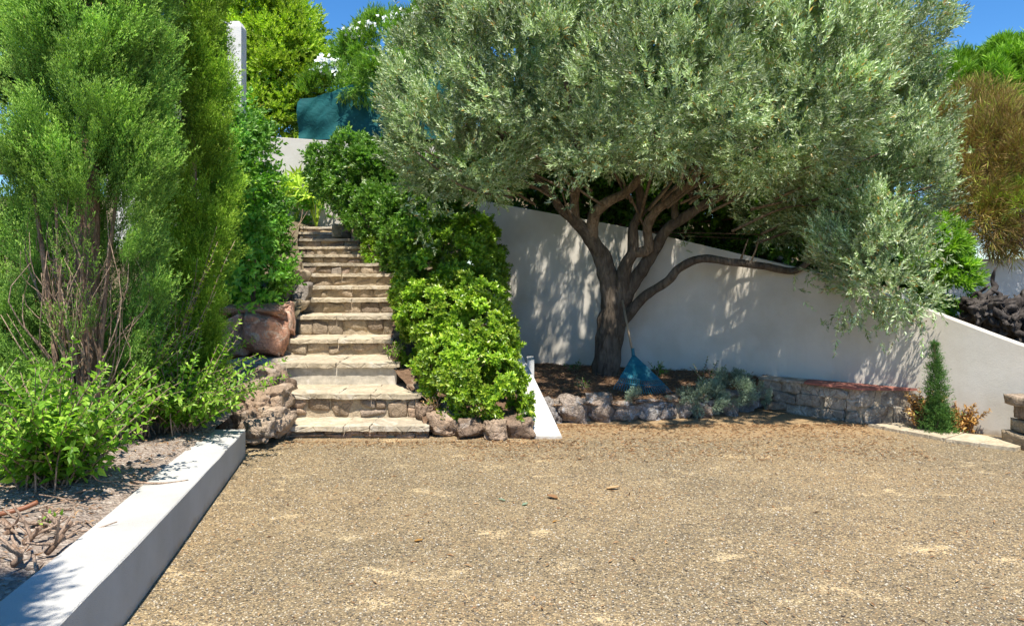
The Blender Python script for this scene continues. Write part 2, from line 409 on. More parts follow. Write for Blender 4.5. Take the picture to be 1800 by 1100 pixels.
def crown_points(blobs, rng, dens=14, rs=.28, per=26, inner=.72, upb=.35, outb=1.0, keep=None, lowcut=None, fill=.0):
    """blobs: (centre, (rx,ry,rz)).  clumps on the shells of the blobs, sprigs on each clump"""
    Ps, Ds, To = [], [], []
    B = [(np.array(c), np.array(r)) for c, r in blobs]
    for i, (c, r) in enumerate(B):
        area = 4 * math.pi * ((r[0] * r[1]) ** 1.6 + (r[0] * r[2]) ** 1.6 + (r[1] * r[2]) ** 1.6) ** (1 / 1.6) / 3 ** (1 / 1.6)
        n = max(4, int(area * dens))
        d = ball(rng, n)
        rad = inner + (1.0 - inner) * rng.random(n) ** .5
        if fill: 
            m_ = rng.random(n) < fill; rad[m_] = .3 + .5 * rng.random(m_.sum())
        q = c + d * r * rad[:, None]
        ok = np.ones(n, bool)
        for j, (c2, r2) in enumerate(B):
            if j != i: ok &= (np.linalg.norm((q - c2) / r2, axis=1) > .68)
        q, d = q[ok], d[ok]
        n = len(q)
        nrm = d / r; nrm /= np.linalg.norm(nrm, axis=1, keepdims=True)
        cs = rs * (.6 + .8 * rng.random(n))
        e = ball(rng, n * per).reshape(n, per, 3)
        # favour outward half
        dot = (e * nrm[:, None, :]).sum(2, keepdims=True)
        e = np.where(dot < -.25, e - 2 * dot * nrm[:, None, :], e)
        p = q[:, None, :] + e * cs[:, None, None] * (.35 + .65 * rng.random((n, per, 1)) ** .6)
        dd = e * .8 + nrm[:, None, :] * outb + np.array([0, 0, upb]) + rng.normal(size=(n, per, 3)) * .25
        Ps.append(p.reshape(-1, 3)); Ds.append(dd.reshape(-1, 3)); To.append(np.repeat(rng.random(n), per))
    P_, D_, T_ = np.concatenate(Ps), np.concatenate(Ds), np.concatenate(To)
    if keep is not None:
        k = keep(P_); P_, D_, T_ = P_[k], D_[k], T_[k]
    return P_, D_, T_
def foliage(name, mat, parent, blobs, tmpls, seed=1, smin=.8, smax=1.25, up=False, lo=0, hi=1, **kw):
    rng = np.random.default_rng(seed)
    P_, D_, T_ = crown_points(blobs, rng, **kw)
    g = Geo(); idx = rng.integers(0, len(tmpls), len(P_))
    for k, tm in enumerate(tmpls):
        s = idx == k
        if not s.any(): continue
        R_ = frame_up(D_[s], rng) if up else frame(D_[s], rng=rng)
        scatter(g, tm, P_[s], R_, smin + (smax - smin) * rng.random(s.sum()), T_[s], rng, lo, hi)
    return g.build(name, mat, parent), len(P_)

# --- tubes --------------------------------------------------------
def catmull(pts, n):
    pts = [np.array(p, float) for p in pts]
    pp = [2 * pts[0] - pts[1]] + pts + [2 * pts[-1] - pts[-2]]
    out = []
    segs = len(pts) - 1
    for i in range(segs):
        p0, p1, p2, p3 = pp[i:i + 4]
        for k in range(n):
            u = k / n
            out.append(.5 * ((2 * p1) + (-p0 + p2) * u + (2 * p0 - 5 * p1 + 4 * p2 - p3) * u * u + (-p0 + 3 * p1 - 3 * p2 + p3) * u ** 3))
    out.append(pts[-1]); return np.array(out)
def tube(geo, pts, radii, sides=8, n=4, amp=0.0, freq=6, rnd=.5, smoothpath=True, tone=.5, ridge=0.0):
    C = catmull(pts, n) if smoothpath else np.array(pts, float)
    m_ = len(C)
    r = np.interp(np.linspace(0, 1, m_), np.linspace(0, 1, len(radii)), radii)
    Tn = np.gradient(C, axis=0); Tn /= (np.linalg.norm(Tn, axis=1, keepdims=True) + 1e-9)
    a = np.array([0, 0, 1.0]) if abs(Tn[0][2]) < .9 else np.array([1.0, 0, 0])
    x = np.cross(a, Tn[0]); x /= np.linalg.norm(x)
    V = []
    for i in range(m_):
        x = x - Tn[i] * np.dot(x, Tn[i]); x /= np.linalg.norm(x); y = np.cross(Tn[i], x)
        for k in range(sides):
            th = 2 * math.pi * k / sides
            rr = r[i]
            if amp:
                q = C[i] + (x * math.cos(th) + y * math.sin(th)) * rr
                rr *= 1 + amp * noise.noise(Vector(q) * freq) + ridge * noise.noise(Vector((math.cos(th) * 2.2, math.sin(th) * 2.2, i * .10)))
            V.append(C[i] + (x * math.cos(th) + y * math.sin(th)) * rr)
    T = []
    for i in range(m_ - 1):
        for k in range(sides):
            a_, b_ = i * sides + k, i * sides + (k + 1) % sides
            T += [(a_, b_, b_ + sides), (a_, b_ + sides, a_ + sides)]
    e0 = len(V); V.append(C[0]); V.append(C[-1])
    for k in range(sides):
        T.append((e0, (k + 1) % sides, k)); T.append((e0 + 1, (m_ - 1) * sides + k, (m_ - 1) * sides + (k + 1) % sides))
    geo.add(np.array(V), np.array(T), rnd, tone)

# --- rocks --------------------------------------------------------
ICO = {}
def ico(s):
    if s not in ICO:
        bm = bmesh.new(); bmesh.ops.create_icosphere(bm, subdivisions=s, radius=1)
        ICO[s] = (np.array([v.co[:] for v in bm.verts]), np.array([[v.index for v in f.verts] for f in bm.faces])); bm.free()
    return ICO[s]
def rotz(a):
    c, s = math.cos(a), math.sin(a); return np.array([[c, -s, 0], [s, c, 0], [0, 0, 1]])
def rock(geo, c, size, rng, boxy=.55, amp=.18, freq=1.6, cuts=5, sub=3, rz=0.0, rnd=None, tilt=.0):
    V, T = ico(sub)
    V = np.sign(V) * np.abs(V) ** boxy
    V = V / np.abs(V).max(axis=1, keepdims=True).clip(1e-6) * (np.abs(V).max(axis=1, keepdims=True) ** .5)
    for _ in range(cuts):
        n_ = rng.normal(size=3); n_ /= np.linalg.norm(n_); d = rng.uniform(.72, .95)
        s_ = V @ n_; V = V - np.outer(np.clip(s_ - d, 0, None), n_) * .9
    off = Vector(rng.random(3) * 50)
    Vv = V.copy()
    for i in range(len(V)):
        p = Vector(V[i]) * freq + off
        Vv[i] = V[i] * (1 + amp * noise.noise(p) + amp * .5 * noise.noise(p * 2.7) + amp * .34 * (.5 - abs(noise.noise(p * 5.1))) + amp * .2 * noise.noise(p * 11))
    Vv = Vv * (np.array(size) / 2)
    R_ = rotz(rz) @ (np.array(Matrix.Rotation(tilt * rng.normal(), 3, 'X')) if tilt else np.eye(3))
    Vv = Vv @ R_.T + np.array(c)
    geo.add(Vv, T, rng.random() if rnd is None else rnd)

def rough_box(geo, x0, x1, y0, y1, z0, z1, res=.06, amp=.008, freq=9, rnd=.5, seed=0, shear=0.0):
    """subdivided box, faces displaced with noise (closed)"""
    nx, ny, nz = (max(1, int(round(abs(b - a) / res))) for a, b in ((x0, x1), (y0, y1), (z0, z1)))
    bm = bmesh.new()
    idx = {}
    def vv(i, j, k):
        if (i, j, k) not in idx:
            p = Vector((x0 + (x1 - x0) * i / nx, y0 + (y1 - y0) * j / ny, z0 + (z1 - z0) * k / nz))
            d = noise.noise_vector(p * freq + Vector((seed, seed * 1.7, 0))) * amp + noise.noise_vector(p * freq * 3 + Vector((seed, 0, seed))) * amp * .4
            q = p + d; idx[(i, j, k)] = (q.x, q.y, q.z)
        return (i, j, k)
    faces = []
    for i in range(nx):
        for j in range(ny):
            for k, fl in ((0, 1), (nz, 0)):
                f = [vv(i, j, k), vv(i + 1, j, k), vv(i + 1, j + 1, k), vv(i, j + 1, k)]
                faces.append(f[::-1] if fl else f)
    for i in range(nx):
        for k in range(nz):
            for j, fl in ((0, 0), (ny, 1)):
                f = [vv(i, j, k), vv(i + 1, j, k), vv(i + 1, j, k + 1), vv(i, j, k + 1)]
                faces.append(f[::-1] if fl else f)
    for j in range(ny):
        for k in range(nz):
            for i, fl in ((0, 1), (nx, 0)):
                f = [vv(i, j, k), vv(i, j + 1, k), vv(i, j + 1, k + 1), vv(i, j, k + 1)]
                faces.append(f[::-1] if fl else f)
    bm.free()
    keys = {k: n for n, k in enumerate(idx)}
    V = np.array(list(idx.values()))
    if shear: V[:, 0] += (V[:, 1] - y0) * shear
    T = []
    for f in faces:
        a, b_, c_, d_ = (keys[q] for q in f); T += [(a, b_, c_), (a, c_, d_)]
    geo.add(V, np.array(T), rnd)

def grid_surface(geo, us, vs, fn, rnd=.5):
    V = []; T = []
    for u in us:
        for v in vs: V.append(fn(u, v))
    nv = len(vs)
    for i in range(len(us) - 1):
        for j in range(nv - 1):
            a = i * nv + j; T += [(a, a + nv, a + nv + 1), (a, a + nv + 1, a + 1)]
    geo.add(np.array(V), np.array(T), rnd)

def sweep_wall(geo, line, zbot, ztop, th, res=.12, amp=.004, slope_top=0.0):
    """vertical wall along a plan polyline [(x,y)...], ztop per point; thickness th to the back (left of direction)"""
    L = [0]
    for a, b_ in zip(line, line[1:]): L.append(L[-1] + math.dist(a, b_))
    n = max(2, int(L[-1] / res)); s = np.linspace(0, L[-1], n)
    cx = np.interp(s, L, [p[0] for p in line]); cy = np.interp(s, L, [p[1] for p in line])
    # light smoothing of corners
    for _ in range(6):
        cx[1:-1] = (cx[:-2] + 2 * cx[1:-1] + cx[2:]) / 4; cy[1:-1] = (cy[:-2] + 2 * cy[1:-1] + cy[2:]) / 4
    zt = np.interp(s, L, ztop); zb = np.interp(s, L, zbot) if isinstance(zbot, (list, tuple)) else np.full(n, zbot)
    for _ in range(4): zt[1:-1] = (zt[:-2] + 2 * zt[1:-1] + zt[2:]) / 4
    tx, ty = np.gradient(cx), np.gradient(cy); l = np.hypot(tx, ty); nx, ny = -ty / l, tx / l
    nz = 14
    V = []; ring = []
    prof = [(0, k / nz) for k in range(nz + 1)] + [(.03, 1.0)] + [(.5, 1.0), (1.0, 1.0)] + [(1.0, 0.0)]
    for i in range(n):
        for j, (d, k) in enumerate(prof):
            z = zb[i] + (zt[i] - zb[i]) * k
            off = d * th
            if j == nz: z -= .008
            p = Vector((cx[i] + nx[i] * off, cy[i] + ny[i] * off, z))
            if d == 0: 
                q = noise.noise(p * 2.5) * amp * 1.5
                p += Vector((nx[i], ny[i], 0)) * q
            V.append(p[:])
    m_ = len(prof); T = []
    for i in range(n - 1):
        for j in range(m_):
            a, b_ = i * m_ + j, i * m_ + (j + 1) % m_
            T += [(a, a + m_, b_ + m_), (a, b_ + m_, b_)]
    for i, fl in ((0, 0), (n - 1, 1)):
        f = [i * m_ + j for j in range(m_)]
        for j in range(1, m_ - 1):
            tr = (f[0], f[j], f[j + 1]); T.append(tr if fl else tr[::-1])
    geo.add(np.array(V), np.array(T))

# ================================================================== SETTING
g = Geo()
S = 600
g.add([(-S, -S, 0), (S, -S, 0), (S, S, 0), (-S, S, 0)], [(0, 1, 2), (0, 2, 3)])
tag(g.build('ground', M['ground']), None, None, kind='structure')

# stairs profile measured: front y (depth), tread height, left x, right x of each step
STEPS = [  # depth of riser, z of tread, px left, px right
    (6.96, .118, 502, 752), (7.36, .356, 494, 738), (8.00, .590, 470, 694), (8.83, .780, 494, 688), (9.55, 1.022, 524, 694),
    (10.36, 1.22, 528, 700), (11.0, 1.39, 532, 698), (11.7, 1.58, 530, 696), (12.4, 1.76, 526, 690), (13.1, 1.93, 522, 664),
    (13.8, 2.10, 519, 648), (14.5, 2.28, 519, 630), (15.2, 2.46, 521, 606), (15.9, 2.62, 524, 586)]
sy = [0, 6.9] + [s[0] for s in STEPS] + [17.0, 30]
sz = [0, 0.0] + [s[1] for s in STEPS] + [2.75, 3.2]
def s_of(y): return float(np.interp(y, sy, sz))
SLX = lambda y: float(np.interp(y, [s[0] for s in STEPS], [(s[2] - 900) / F * s[0] for s in STEPS]))
SRX = lambda y: float(np.interp(y, [s[0] for s in STEPS], [(s[3] - 900) / F * s[0] for s in STEPS]))

WL = [(-.47, 10.25), (-.08, 10.05), (1.4, 9.42), (2.9, 8.70), (3.72, 8.00), (4.25, 7.55), (4.75, 6.92), (5.4, 6.15), (6.4, 5.0)]
WT = [2.60, 2.50, 2.17, 1.74, 1.46, 1.18, .88, .58, .15]
def wall_y(x): return float(np.interp(x, [p[0] for p in WL], [p[1] for p in WL]))
def wall_t(x): return float(np.interp(x, [p[0] for p in WL], WT))

def nz(x, y, a=.05, f=1.3): return a * noise.noise(Vector((x * f, y * f, 3.1))) + a * .4 * noise.noise(Vector((x * f * 4, y * f * 4, 1.1)))
def h_left(x, y): 
    if y < 8.95 and (x > -3.6 or y < 7.3): return float(np.interp(y, [6.25, 6.75, 7.15, 7.8], [-.05, -.04, .24, .40])) + nz(x, y, .03)
    return max(.24, s_of(y + .25) - .02 + .25 * min(2.5, max(0, SLX(y) - x)) * (1 if y > 7.6 else 0)) + nz(x, y)
def h_right(x, y):
    yw = wall_y(min(x, 4.3)); base = wall_t(x) - .16
    hh = base + .22 * max(0, y - yw - .3)
    e = x - SRX(y)
    k = min(1, max(0, (e - .3) / 1.8))
    return (s_of(y + .4) + .12) * (1 - k) + hh * k + nz(x, y)
g = Geo()
def fl(u, v):   # left hill: u 0..1 from stair edge leftwards, v depth
    x = SLX(v) + .04 - u * 14; return (x, v, h_left(x, v))
grid_surface(g, np.linspace(0, 1, 60) ** 1.5, list(np.linspace(6.25, 9, 24)) + list(np.linspace(9.1, 17.3, 46)), fl)
def fr(u, v):
    if v < 10.4:
        x0 = wall_x = float(np.interp(-v, [-p[1] for p in WL], [p[0] for p in WL])) + .12
    else: x0 = SRX(v) + .02
    x = x0 + u * 14; return (x, v, h_right(x, v))
grid_surface(g, np.linspace(0, 1, 60) ** 1.4, list(np.linspace(4.6, 10.38, 34)) + list(np.linspace(10.42, 17.3, 40)), fr)
def fb(u, v):
    return (u, v, 4.75 + .12 * (v - 17.3) + nz(u, v, .2, .4))
grid_surface(g, np.linspace(-40, 60, 50), [17.3, 18, 20, 23, 27, 34, 45, 60, 90], fb)
tag(g.build('hillside', M['hill'], smooth=True), None, None, kind='structure')

# hedge strip soil right of the stairs
COP = [(.34, 6.93, .03), (.24, 7.35, .22), (.10, 8.0, .46), (-.06, 8.7, .70), (-.22, 9.4, .90)]
cpx = lambda y: float(np.interp(y, [p[1] for p in COP], [p[0] for p in COP]))
cpz = lambda y: float(np.interp(y, [p[1] for p in COP], [p[2] for p in COP]))
g = Geo()
grid_surface(g, np.linspace(0, 1, 16), np.linspace(7.05, 10.5, 36), lambda u, v: ((SRX(v) - .02) * (1 - u) + (cpx(v) - .02) * u, v, (s_of(v - .1) - .02) * (1 - u) + (cpz(v) - .05) * u + nz(u * 2, v, .06, 2)))
tag(g.build('hedge_bed_soil', M['bedsoil'], smooth=True), None, None, kind='structure')

# planter soil left
KB = [(-1.05, -1.0), (-1.27, .6), (-1.40, 1.5), (-1.585, 2.6), (-1.70, 3.3), (-1.83, 4.0), (-2.00, 4.9), (-2.15, 5.7), (-2.26, 6.27)]
kx = lambda y: float(np.interp(y, [p[1] for p in KB], [p[0] for p in KB]))
g = Geo()
def fsoil(u, v):
    x = kx(v) - .25 - u * 7
    return (x, v, .235 + .05 * math.tanh(u * 20) + .06 * noise.noise(Vector((x * 2.2, v * 2.2, 0))) * min(1, u * 30) + .02 * noise.noise(Vector((x * 12, v * 12, 5))) + max(0, v - 6.2) * .1)
grid_surface(g, np.linspace(0, 1, 110) ** 1.7, np.linspace(-1, 7.0, 110), fsoil)
tag(g.build('planter_soil', M['soil'], smooth=True), None, None, kind='structure')

# olive bed soil
def ey(x): return float(np.interp(x, [.1, .6, 1.4, 2.1, 2.7, 3.0], [7.62, 7.66, 7.78, 8.0, 8.35, 8.7]))
g = Geo()
def fbed(u, v):
    x = .05 + u * 3.3; y = ey(x) * (1 - v) + (wall_y(x) - .002) * v
    return (x, y, .19 + .19 * v + nz(x, y, .035, 2.2))
grid_surface(g, np.linspace(0, 1, 50), np.linspace(0, 1, 36), fbed)
def fbed2(u, v):
    y = 7.9 + u * 2.2; x0 = cpx(y) + .1; x = x0 + v * (.1 - x0)
    return (x, y, .20 + .14 * u)
grid_surface(g, np.linspace(0, 1, 20), np.linspace(0, 1, 8), fbed2)
tag(g.build('olive_bed_soil', M['bedsoil'], smooth=True), None, None, kind='structure')

# ------------------------------------------------------------------ walls
g = Geo(); sweep_wall(g, WL, -.1, WT, .13)
tag(g.build('retaining_wall', M['wall']), 'long pale grey rendered wall sloping down to the right behind the olive tree', 'wall')

g = Geo()   # far wall beyond the top of the stairs
pA, pB, pC = at(430, 238, 17.3), at(470, 240, 17.3), at(700, 262, 17.3)
sweep_wall(g, [(-9.5, 17.3), (pA.x, 17.3), (pC.x, 17.3), (-1.5, 17.4)], 1.8, [4.95, 4.86, 4.62, 4.6], .25)
tag(g.build('upper_wall', M['wall_far']), 'beige wall above the top of the steps, under the green cloth', 'wall')

# low white side wall / sloped coping right of the hedge
g = Geo()
def prism(geo, sect_pts):
    """list of 4-corner rings (closed) -> solid"""
    m_ = len(sect_pts[0]); V = [p for r in sect_pts for p in r]; T = []
    n = len(sect_pts)
    for i in range(n - 1):
        for j in range(m_):
            a, b_ = i * m_ + j, i * m_ + (j + 1) % m_
            T += [(a, b_, b_ + m_), (a, b_ + m_, a + m_)]
    for j in range(1, m_ - 1):
        T.append((0, j + 1, j)); T.append(((n - 1) * m_, (n - 1) * m_ + j, (n - 1) * m_ + j + 1))
    geo.add(np.array(V, float), np.array(T))
rings = []
for x, y, z in COP:
    hw = .13; ch = .012
    rings.append([(x - hw, y, z - .5), (x + hw, y, z - .5), (x + hw, y, z - ch), (x + hw - ch, y, z), (x - hw + ch, y, z), (x - hw, y, z - ch)])
prism(g, rings)
tag(g.build('sloping_side_wall', M['white']), 'white sloping coping coming down to the gravel beside the clipped hedge', 'wall')
g = Geo()
prism(g, [[(.17, 8.35, .1), (.25, 8.35, .1), (.25, 8.35, .58), (.17, 8.35, .58)], [(.17, 8.6, .1), (.25, 8.6, .1), (.25, 8.6, .6), (.17, 8.6, .6)]])
tag(g.build('white_post', M['white']), 'short white upright behind the sloping coping, at the left of the olive bed', 'post')

# kerb
g = Geo()
rings = []
ys = np.linspace(-1, 6.27, 60)
for y in ys:
    x = kx(y); h = float(np.interp(y, [0, 3, 6.27], [.31, .29, .225])); wd = .31 if y < 5 else .31 - .02 * (y - 5)
    j = [noise.noise(Vector((0, y * 3, k * 9.1))) * .004 for k in range(6)]
    a = .006
    rings.append([(x, y, -.05), (x + j[0], y, h - a), (x - a + j[1] * .5, y, h + j[2] * .5), (x - wd + a, y, h + j[3] * .5), (x - wd + j[4], y, h - a), (x - wd, y, -.05)])
prism(g, [r[::-1] for r in rings])
tag(g.build('kerb', M['kerb']), 'thick white painted kerb edging the planting bed on the left', 'kerb')

# low white wall at far left behind shrubs
g = Geo(); sweep_wall(g, [(-9, 7.6), (-5.6, 7.3), (-4.6, 7.2)], .0, [.75, .62, .58], .2)
tag(g.build('low_white_wall', M['white']), 'low white wall glimpsed behind the shrubs at the left edge', 'wall')

# white stair-wall block upper left with railing
t_ = thing('white_terrace_wall', 'white wall end with chamfered top rising behind the tall cypresses', 'wall', (-3.75, 10.3, 1.3))
g = Geo()
D0 = 10.2
def r4(x0, x1, y0, y1, z0, z1): return [[(x0, y0, z0), (x1, y0, z0), (x1, y1, z0), (x0, y1, z0)], [(x0, y0, z1), (x1, y0, z1), (x1, y1, z1), (x0, y1, z1)]]
xe = at(424, 100, D0).x
prism(g, [[(xe - .20, D0, 1.2), (xe, D0, 1.2), (xe, D0 + .2, 1.2), (xe - .20, D0 + .2, 1.2)],
          [(xe - .20, D0, 4.98), (xe, D0, 4.98), (xe, D0 + .2, 4.98), (xe - .20, D0 + .2, 4.98)],
          [(xe - .16, D0 + .03, 5.06), (xe - .04, D0 + .03, 5.06), (xe - .04, D0 + .17, 5.06), (xe - .16, D0 + .17, 5.06)]])
g.build('pillar', M['white'], t_)
g = Geo(); V0 = [(xe - .202, D0 + .02), (xe - 1.9, D0 + .28)]
prism(g, [[(V0[0][0], V0[0][1], 1.2), (V0[0][0], V0[0][1] + .2, 1.2), (V0[0][0], V0[0][1] + .2, 3.9), (V0[0][0], V0[0][1], 3.9)][::-1],
          [(V0[1][0], V0[1][1], 1.2), (V0[1][0], V0[1][1] + .2, 1.2), (V0[1][0], V0[1][1] + .2, 4.6), (V0[1][0], V0[1][1], 4.6)][::-1]])
g.build('parapet', M['white'], t_)
t_ = thing('metal_railing', 'dark metal railing above the white wall at the top left', 'railing', (xe - .4, D0 + .2, 4.0))
for k in range(14):
    xx = xe - .26 - k * .11; zb = 3.9 + (xe - .202 - xx) * .42
    g = Geo(); tube(g, [(xx, D0 + .23, zb - .03), (xx, D0 + .23, zb + 1.15)], [.009, .009], 6, 1, smoothpath=False); g.build('baluster', M['railing'], t_)
g = Geo(); tube(g, [(xe - .2, D0 + .23, 5.06), (xe - 1.8, D0 + .23, 5.06 + .67)], [.018, .018], 8, 1, smoothpath=False); g.build('handrail', M['railing'], t_)

# white wall far right
g = Geo(); sweep_wall(g, [(5.9, 11.2), (9.5, 10.2)], .3, [1.78, 1.82], .2)
tag(g.build('white_garden_wall', M['white']), 'white wall behind the charred wood on the far right', 'wall')

# ------------------------------------------------------------------ staircase
st = thing('stone_staircase', 'garden staircase of rough stone risers with pale sandstone treads', 'staircase', (-1.5, 7.0, 0))
rng = np.random.default_rng(5)
for i, (D, z, pl, pr) in enumerate(STEPS):
    xl, xr = (pl - 900) / F * D, (pr - 900) / F * D
    z0 = STEPS[i - 1][1] if i else 0.0
    D1 = STEPS[i + 1][0] if i + 1 < len(STEPS) else D + .9
    nxt = STEPS[i + 1] if i + 1 < len(STEPS) else (D1, z, pl, pr)
    th = .046
    if i == 2:    # big smooth slab riser
        g = Geo(); rough_box(g, xl - .02, xr + .02, D + .01, D + .14, z0 - .05, z - th + .002, .05, .006, 5, .5, 3)
        g.build('riser_slab', M['slab'], st)
        xl2 = at(400, 630, 8.2).x; xr2 = xr + .04
    else:
        g = Geo()
        gm = Geo()
        rough_box(gm, xl + .01, xr - .01, D + .035, D + .25, z0 - .04, z - th + .004, .08, .01, 7, .3, i)
        MORT = gm
        x = xl; H = z - th - z0
        while x < xr - .04:
            wd = rng.uniform(.17, .36) if i > 0 else rng.uniform(.2, .4)
            if i >= 8: wd *= .85
            wd = min(wd, xr - x)
            if xr - (x + wd) < .09: wd = xr - x
            if H > .19 and rng.random() < .28 or i == 0:
                k = rng.uniform(.4, .6)
                rock(g, (x + wd / 2, D + .10, z0 + H * k / 2), (wd * .98, .2, H * k * 1.04), rng, .38, .10, 1.5, 3)
                w2 = wd * rng.uniform(.4, .6)
                rock(g, (x + w2 / 2, D + .10, z0 + H * (1 + k) / 2), (w2 * .98, .19, H * (1 - k) * 1.04), rng, .38, .10, 1.5, 3)
                rock(g, (x + (wd + w2) / 2, D + .10, z0 + H * (1 + k) / 2), ((wd - w2) * .98, .2, H * (1 - k) * 1.04), rng, .38, .10, 1.5, 3)
            else:
                rock(g, (x + wd / 2, D + .11 + rng.uniform(-.012, .012), z0 + H / 2), (wd * .985, .21, H * 1.03), rng, .34, .11, 1.4, 3)
            x += wd
        ris = g.build('riser', M['stone_low'] if i < 2 else M['stone'], st, smooth=True); MORT.build('mortar', M['mortar'], ris)
        xl2, xr2 = xl, xr
    # tread: a row of slabs with cracks between them
    g = Geo(); x = xl2 - .02; yb = D1 + .16
    shear = 0
    nsl = 1 if i > 7 else (2 if i > 2 else 3)
    edges = [x] + sorted(xl2 + (xr2 - xl2) * (k + rng.uniform(-.25, .25)) / nsl for k in range(1, nsl)) + [xr2 + .02]
    for a, b_ in zip(edges, edges[1:]):
        rough_box(g, a + .004, b_ - .004, D - .03 + rng.uniform(-.012, .012), yb, z - th, z + rng.uniform(-.002, .002), .03, .0095, 9, rng.random(), rng.random() * 30)
    g.build('tread', M['tread'], st, smooth=False)

# ------------------------------------------------------------------ rock edgings
def edging(name, label, cat, mat, items, seed, boxy=.55, amp=.26, sub=4, cuts=6):
    """items: (px centre, py top, py bottom, px width, D, depth)"""
    rr = np.random.default_rng(seed)
    x0 = items[0]; base = at(x0[0], x0[2], x0[4])
    t0 = thing(name, label, cat, base)
    for (px, pt_, pb, pw, D, dep) in items:
        p1, p2 = at(px, pt_, D), at(px, pb, D)
        g = Geo()
        rock(g, (p1.x, D + dep / 2, (p1.z + p2.z) / 2), (pw / F * D * 1.08, dep, (p1.z - p2.z) * 1.1), rr, boxy, amp, 1.5, cuts, sub, rr.normal() * .15)
        g.build('rock', mat, t0, smooth=True)
    return t0
edging('rock_edging', 'row of knobbly brown rocks under the clipped hedge, right of the bottom step', 'rock edging', M['rock'],
       [(778, 728, 768, 54, 6.98, .35), (826, 740, 772, 56, 6.9, .3), (868, 742, 776, 40, 6.85, .28), (908, 738, 774, 50, 6.9, .3),
        (745, 716, 745, 30, 7.15, .3), (715, 640, 690, 40, 8.1, .4), (738, 676, 716, 44, 7.6, .35), (700, 628, 660, 26, 8.5, .3), (795, 712, 742, 40, 7.2, .3), (712, 588, 630, 34, 9.0, .4)], 21)
_rr = np.random.default_rng(34); _it = []
_x = 922
while _x < 1345:
    w_ = _rr.uniform(22, 56); _u = (_x + w_ / 2 - 922) / 423; D_e = 7.7
    for _ in range(12): D_e = ey((_x + w_ / 2 - 900) / F * D_e) - .04
    yb_ = YH + EYE * F / D_e; h_ = _rr.uniform(32, 48) * (1 - .2 * _u)
    if h_ < 38 and _rr.random() < .8: _it.append((_x + w_ / 2 + 6, yb_ - h_ - 8, yb_ - h_ + 8, w_ * .8, D_e + .08, .26))
    _it.append((_x + w_ / 2, yb_ - h_, yb_ + 4, w_, D_e + _rr.uniform(-.04, .04), .3)); _x += w_ * .9
_e = edging('bed_rock_edging', 'grey and reddish rocks edging the shady olive bed', 'rock edging', M['greyrock'], _it, 33, .5, .34, 4, 9)
g = Geo(); sweep_wall(g, [(a, ey(a) + .09) for a in (.12, .5, 1, 1.5, 2, 2.4, 2.75)], -.02, [.19] * 7, .12, .06, .03); g.build('mortar', M['mortar'], _e)
edging('rubble_bank', 'bank of reddish brown rubble between the white kerb and the bottom steps', 'rock edging', M['rock'],
       [(440, 644, 690, 60, 7.80, .45), (412, 650, 690, 50, 7.75, .4), (472, 644, 676, 36, 7.85, .3), (468, 690, 730, 60, 6.9, .4), (474, 722, 772, 56, 6.7, .4), (450, 742, 778, 44, 6.5, .3), (484, 660, 700, 36, 7.4, .4), (440, 700, 750, 40, 6.75, .4), (488, 748, 776, 34, 6.85, .25), (420, 680, 730, 50, 7.0, .5), (424, 726, 772, 50, 6.62, .4), (402, 716, 760, 46, 6.7, .4), (384, 712, 750, 44, 6.85, .4), (455, 650, 690, 50, 7.4, .5)], 41, .6, .36)
def boulder(name, label, specs, mat, seed, base):
    rr = np.random.default_rng(seed); g = Geo()
    for (px, py, D, sx, sy_, sz_, rz) in specs:
        p = at(px, py, D); rock(g, p, (sx, sy_, sz_), rr, .5, .22, 1.4, 7, 4, rz)
    return tag(g.build(name, mat, smooth=True), label, 'boulder')
boulder('boulder', 'large split red boulder on the landing at the left of the steps', [(468, 588, 8.75, .48, .6, .54, .2)], M['redrock'], 3, None)
boulder('boulder', 'red boulder half hidden by leaves, left of the split boulder', [(415, 590, 8.8, .5, .6, .5, -.2)], M['redrock'], 4, None)
boulder('boulder', 'flat reddish rock capping the two red boulders beside the steps', [(438, 545, 8.9, .85, .6, .16, .0)], M['redrock'], 6, None)
boulder('boulder', 'pinkish rock wedged between the red boulder and the fourth step', [(500, 562, 9.1, .24, .5, .42, .3)], M['redrock'], 9, None)
edging('side_stones', 'yellowish stones stacked along the left side of the middle steps', 'stone edging', M['stone'],
       [(500, 476, 506, 52, 10.2, .5), (490, 502, 536, 40, 10.0, .5), (522, 500, 535, 28, 10.1, .5), (504, 452, 480, 34, 11.2, .5), (512, 530, 552, 30, 9.7, .4)], 51, .45, .2, 3)
edging('side_stones', 'upright stones lining the right side of the upper steps', 'stone edging', M['stone'],
       [(706, 470, 498, 26, 12.2, .5), (712, 502, 530, 26, 11.4, .5), (716, 540, 575, 28, 10.4, .5), (684, 448, 474, 28, 12.8, .5), (592, 394, 416, 18, 15.0, .3), (608, 396, 420, 16, 14.9, .3), (622, 400, 428, 16, 14.5, .3), (636, 406, 432, 16, 14.3, .3), (650, 424, 450, 18, 13.7, .3)], 52, .4, .2, 3)

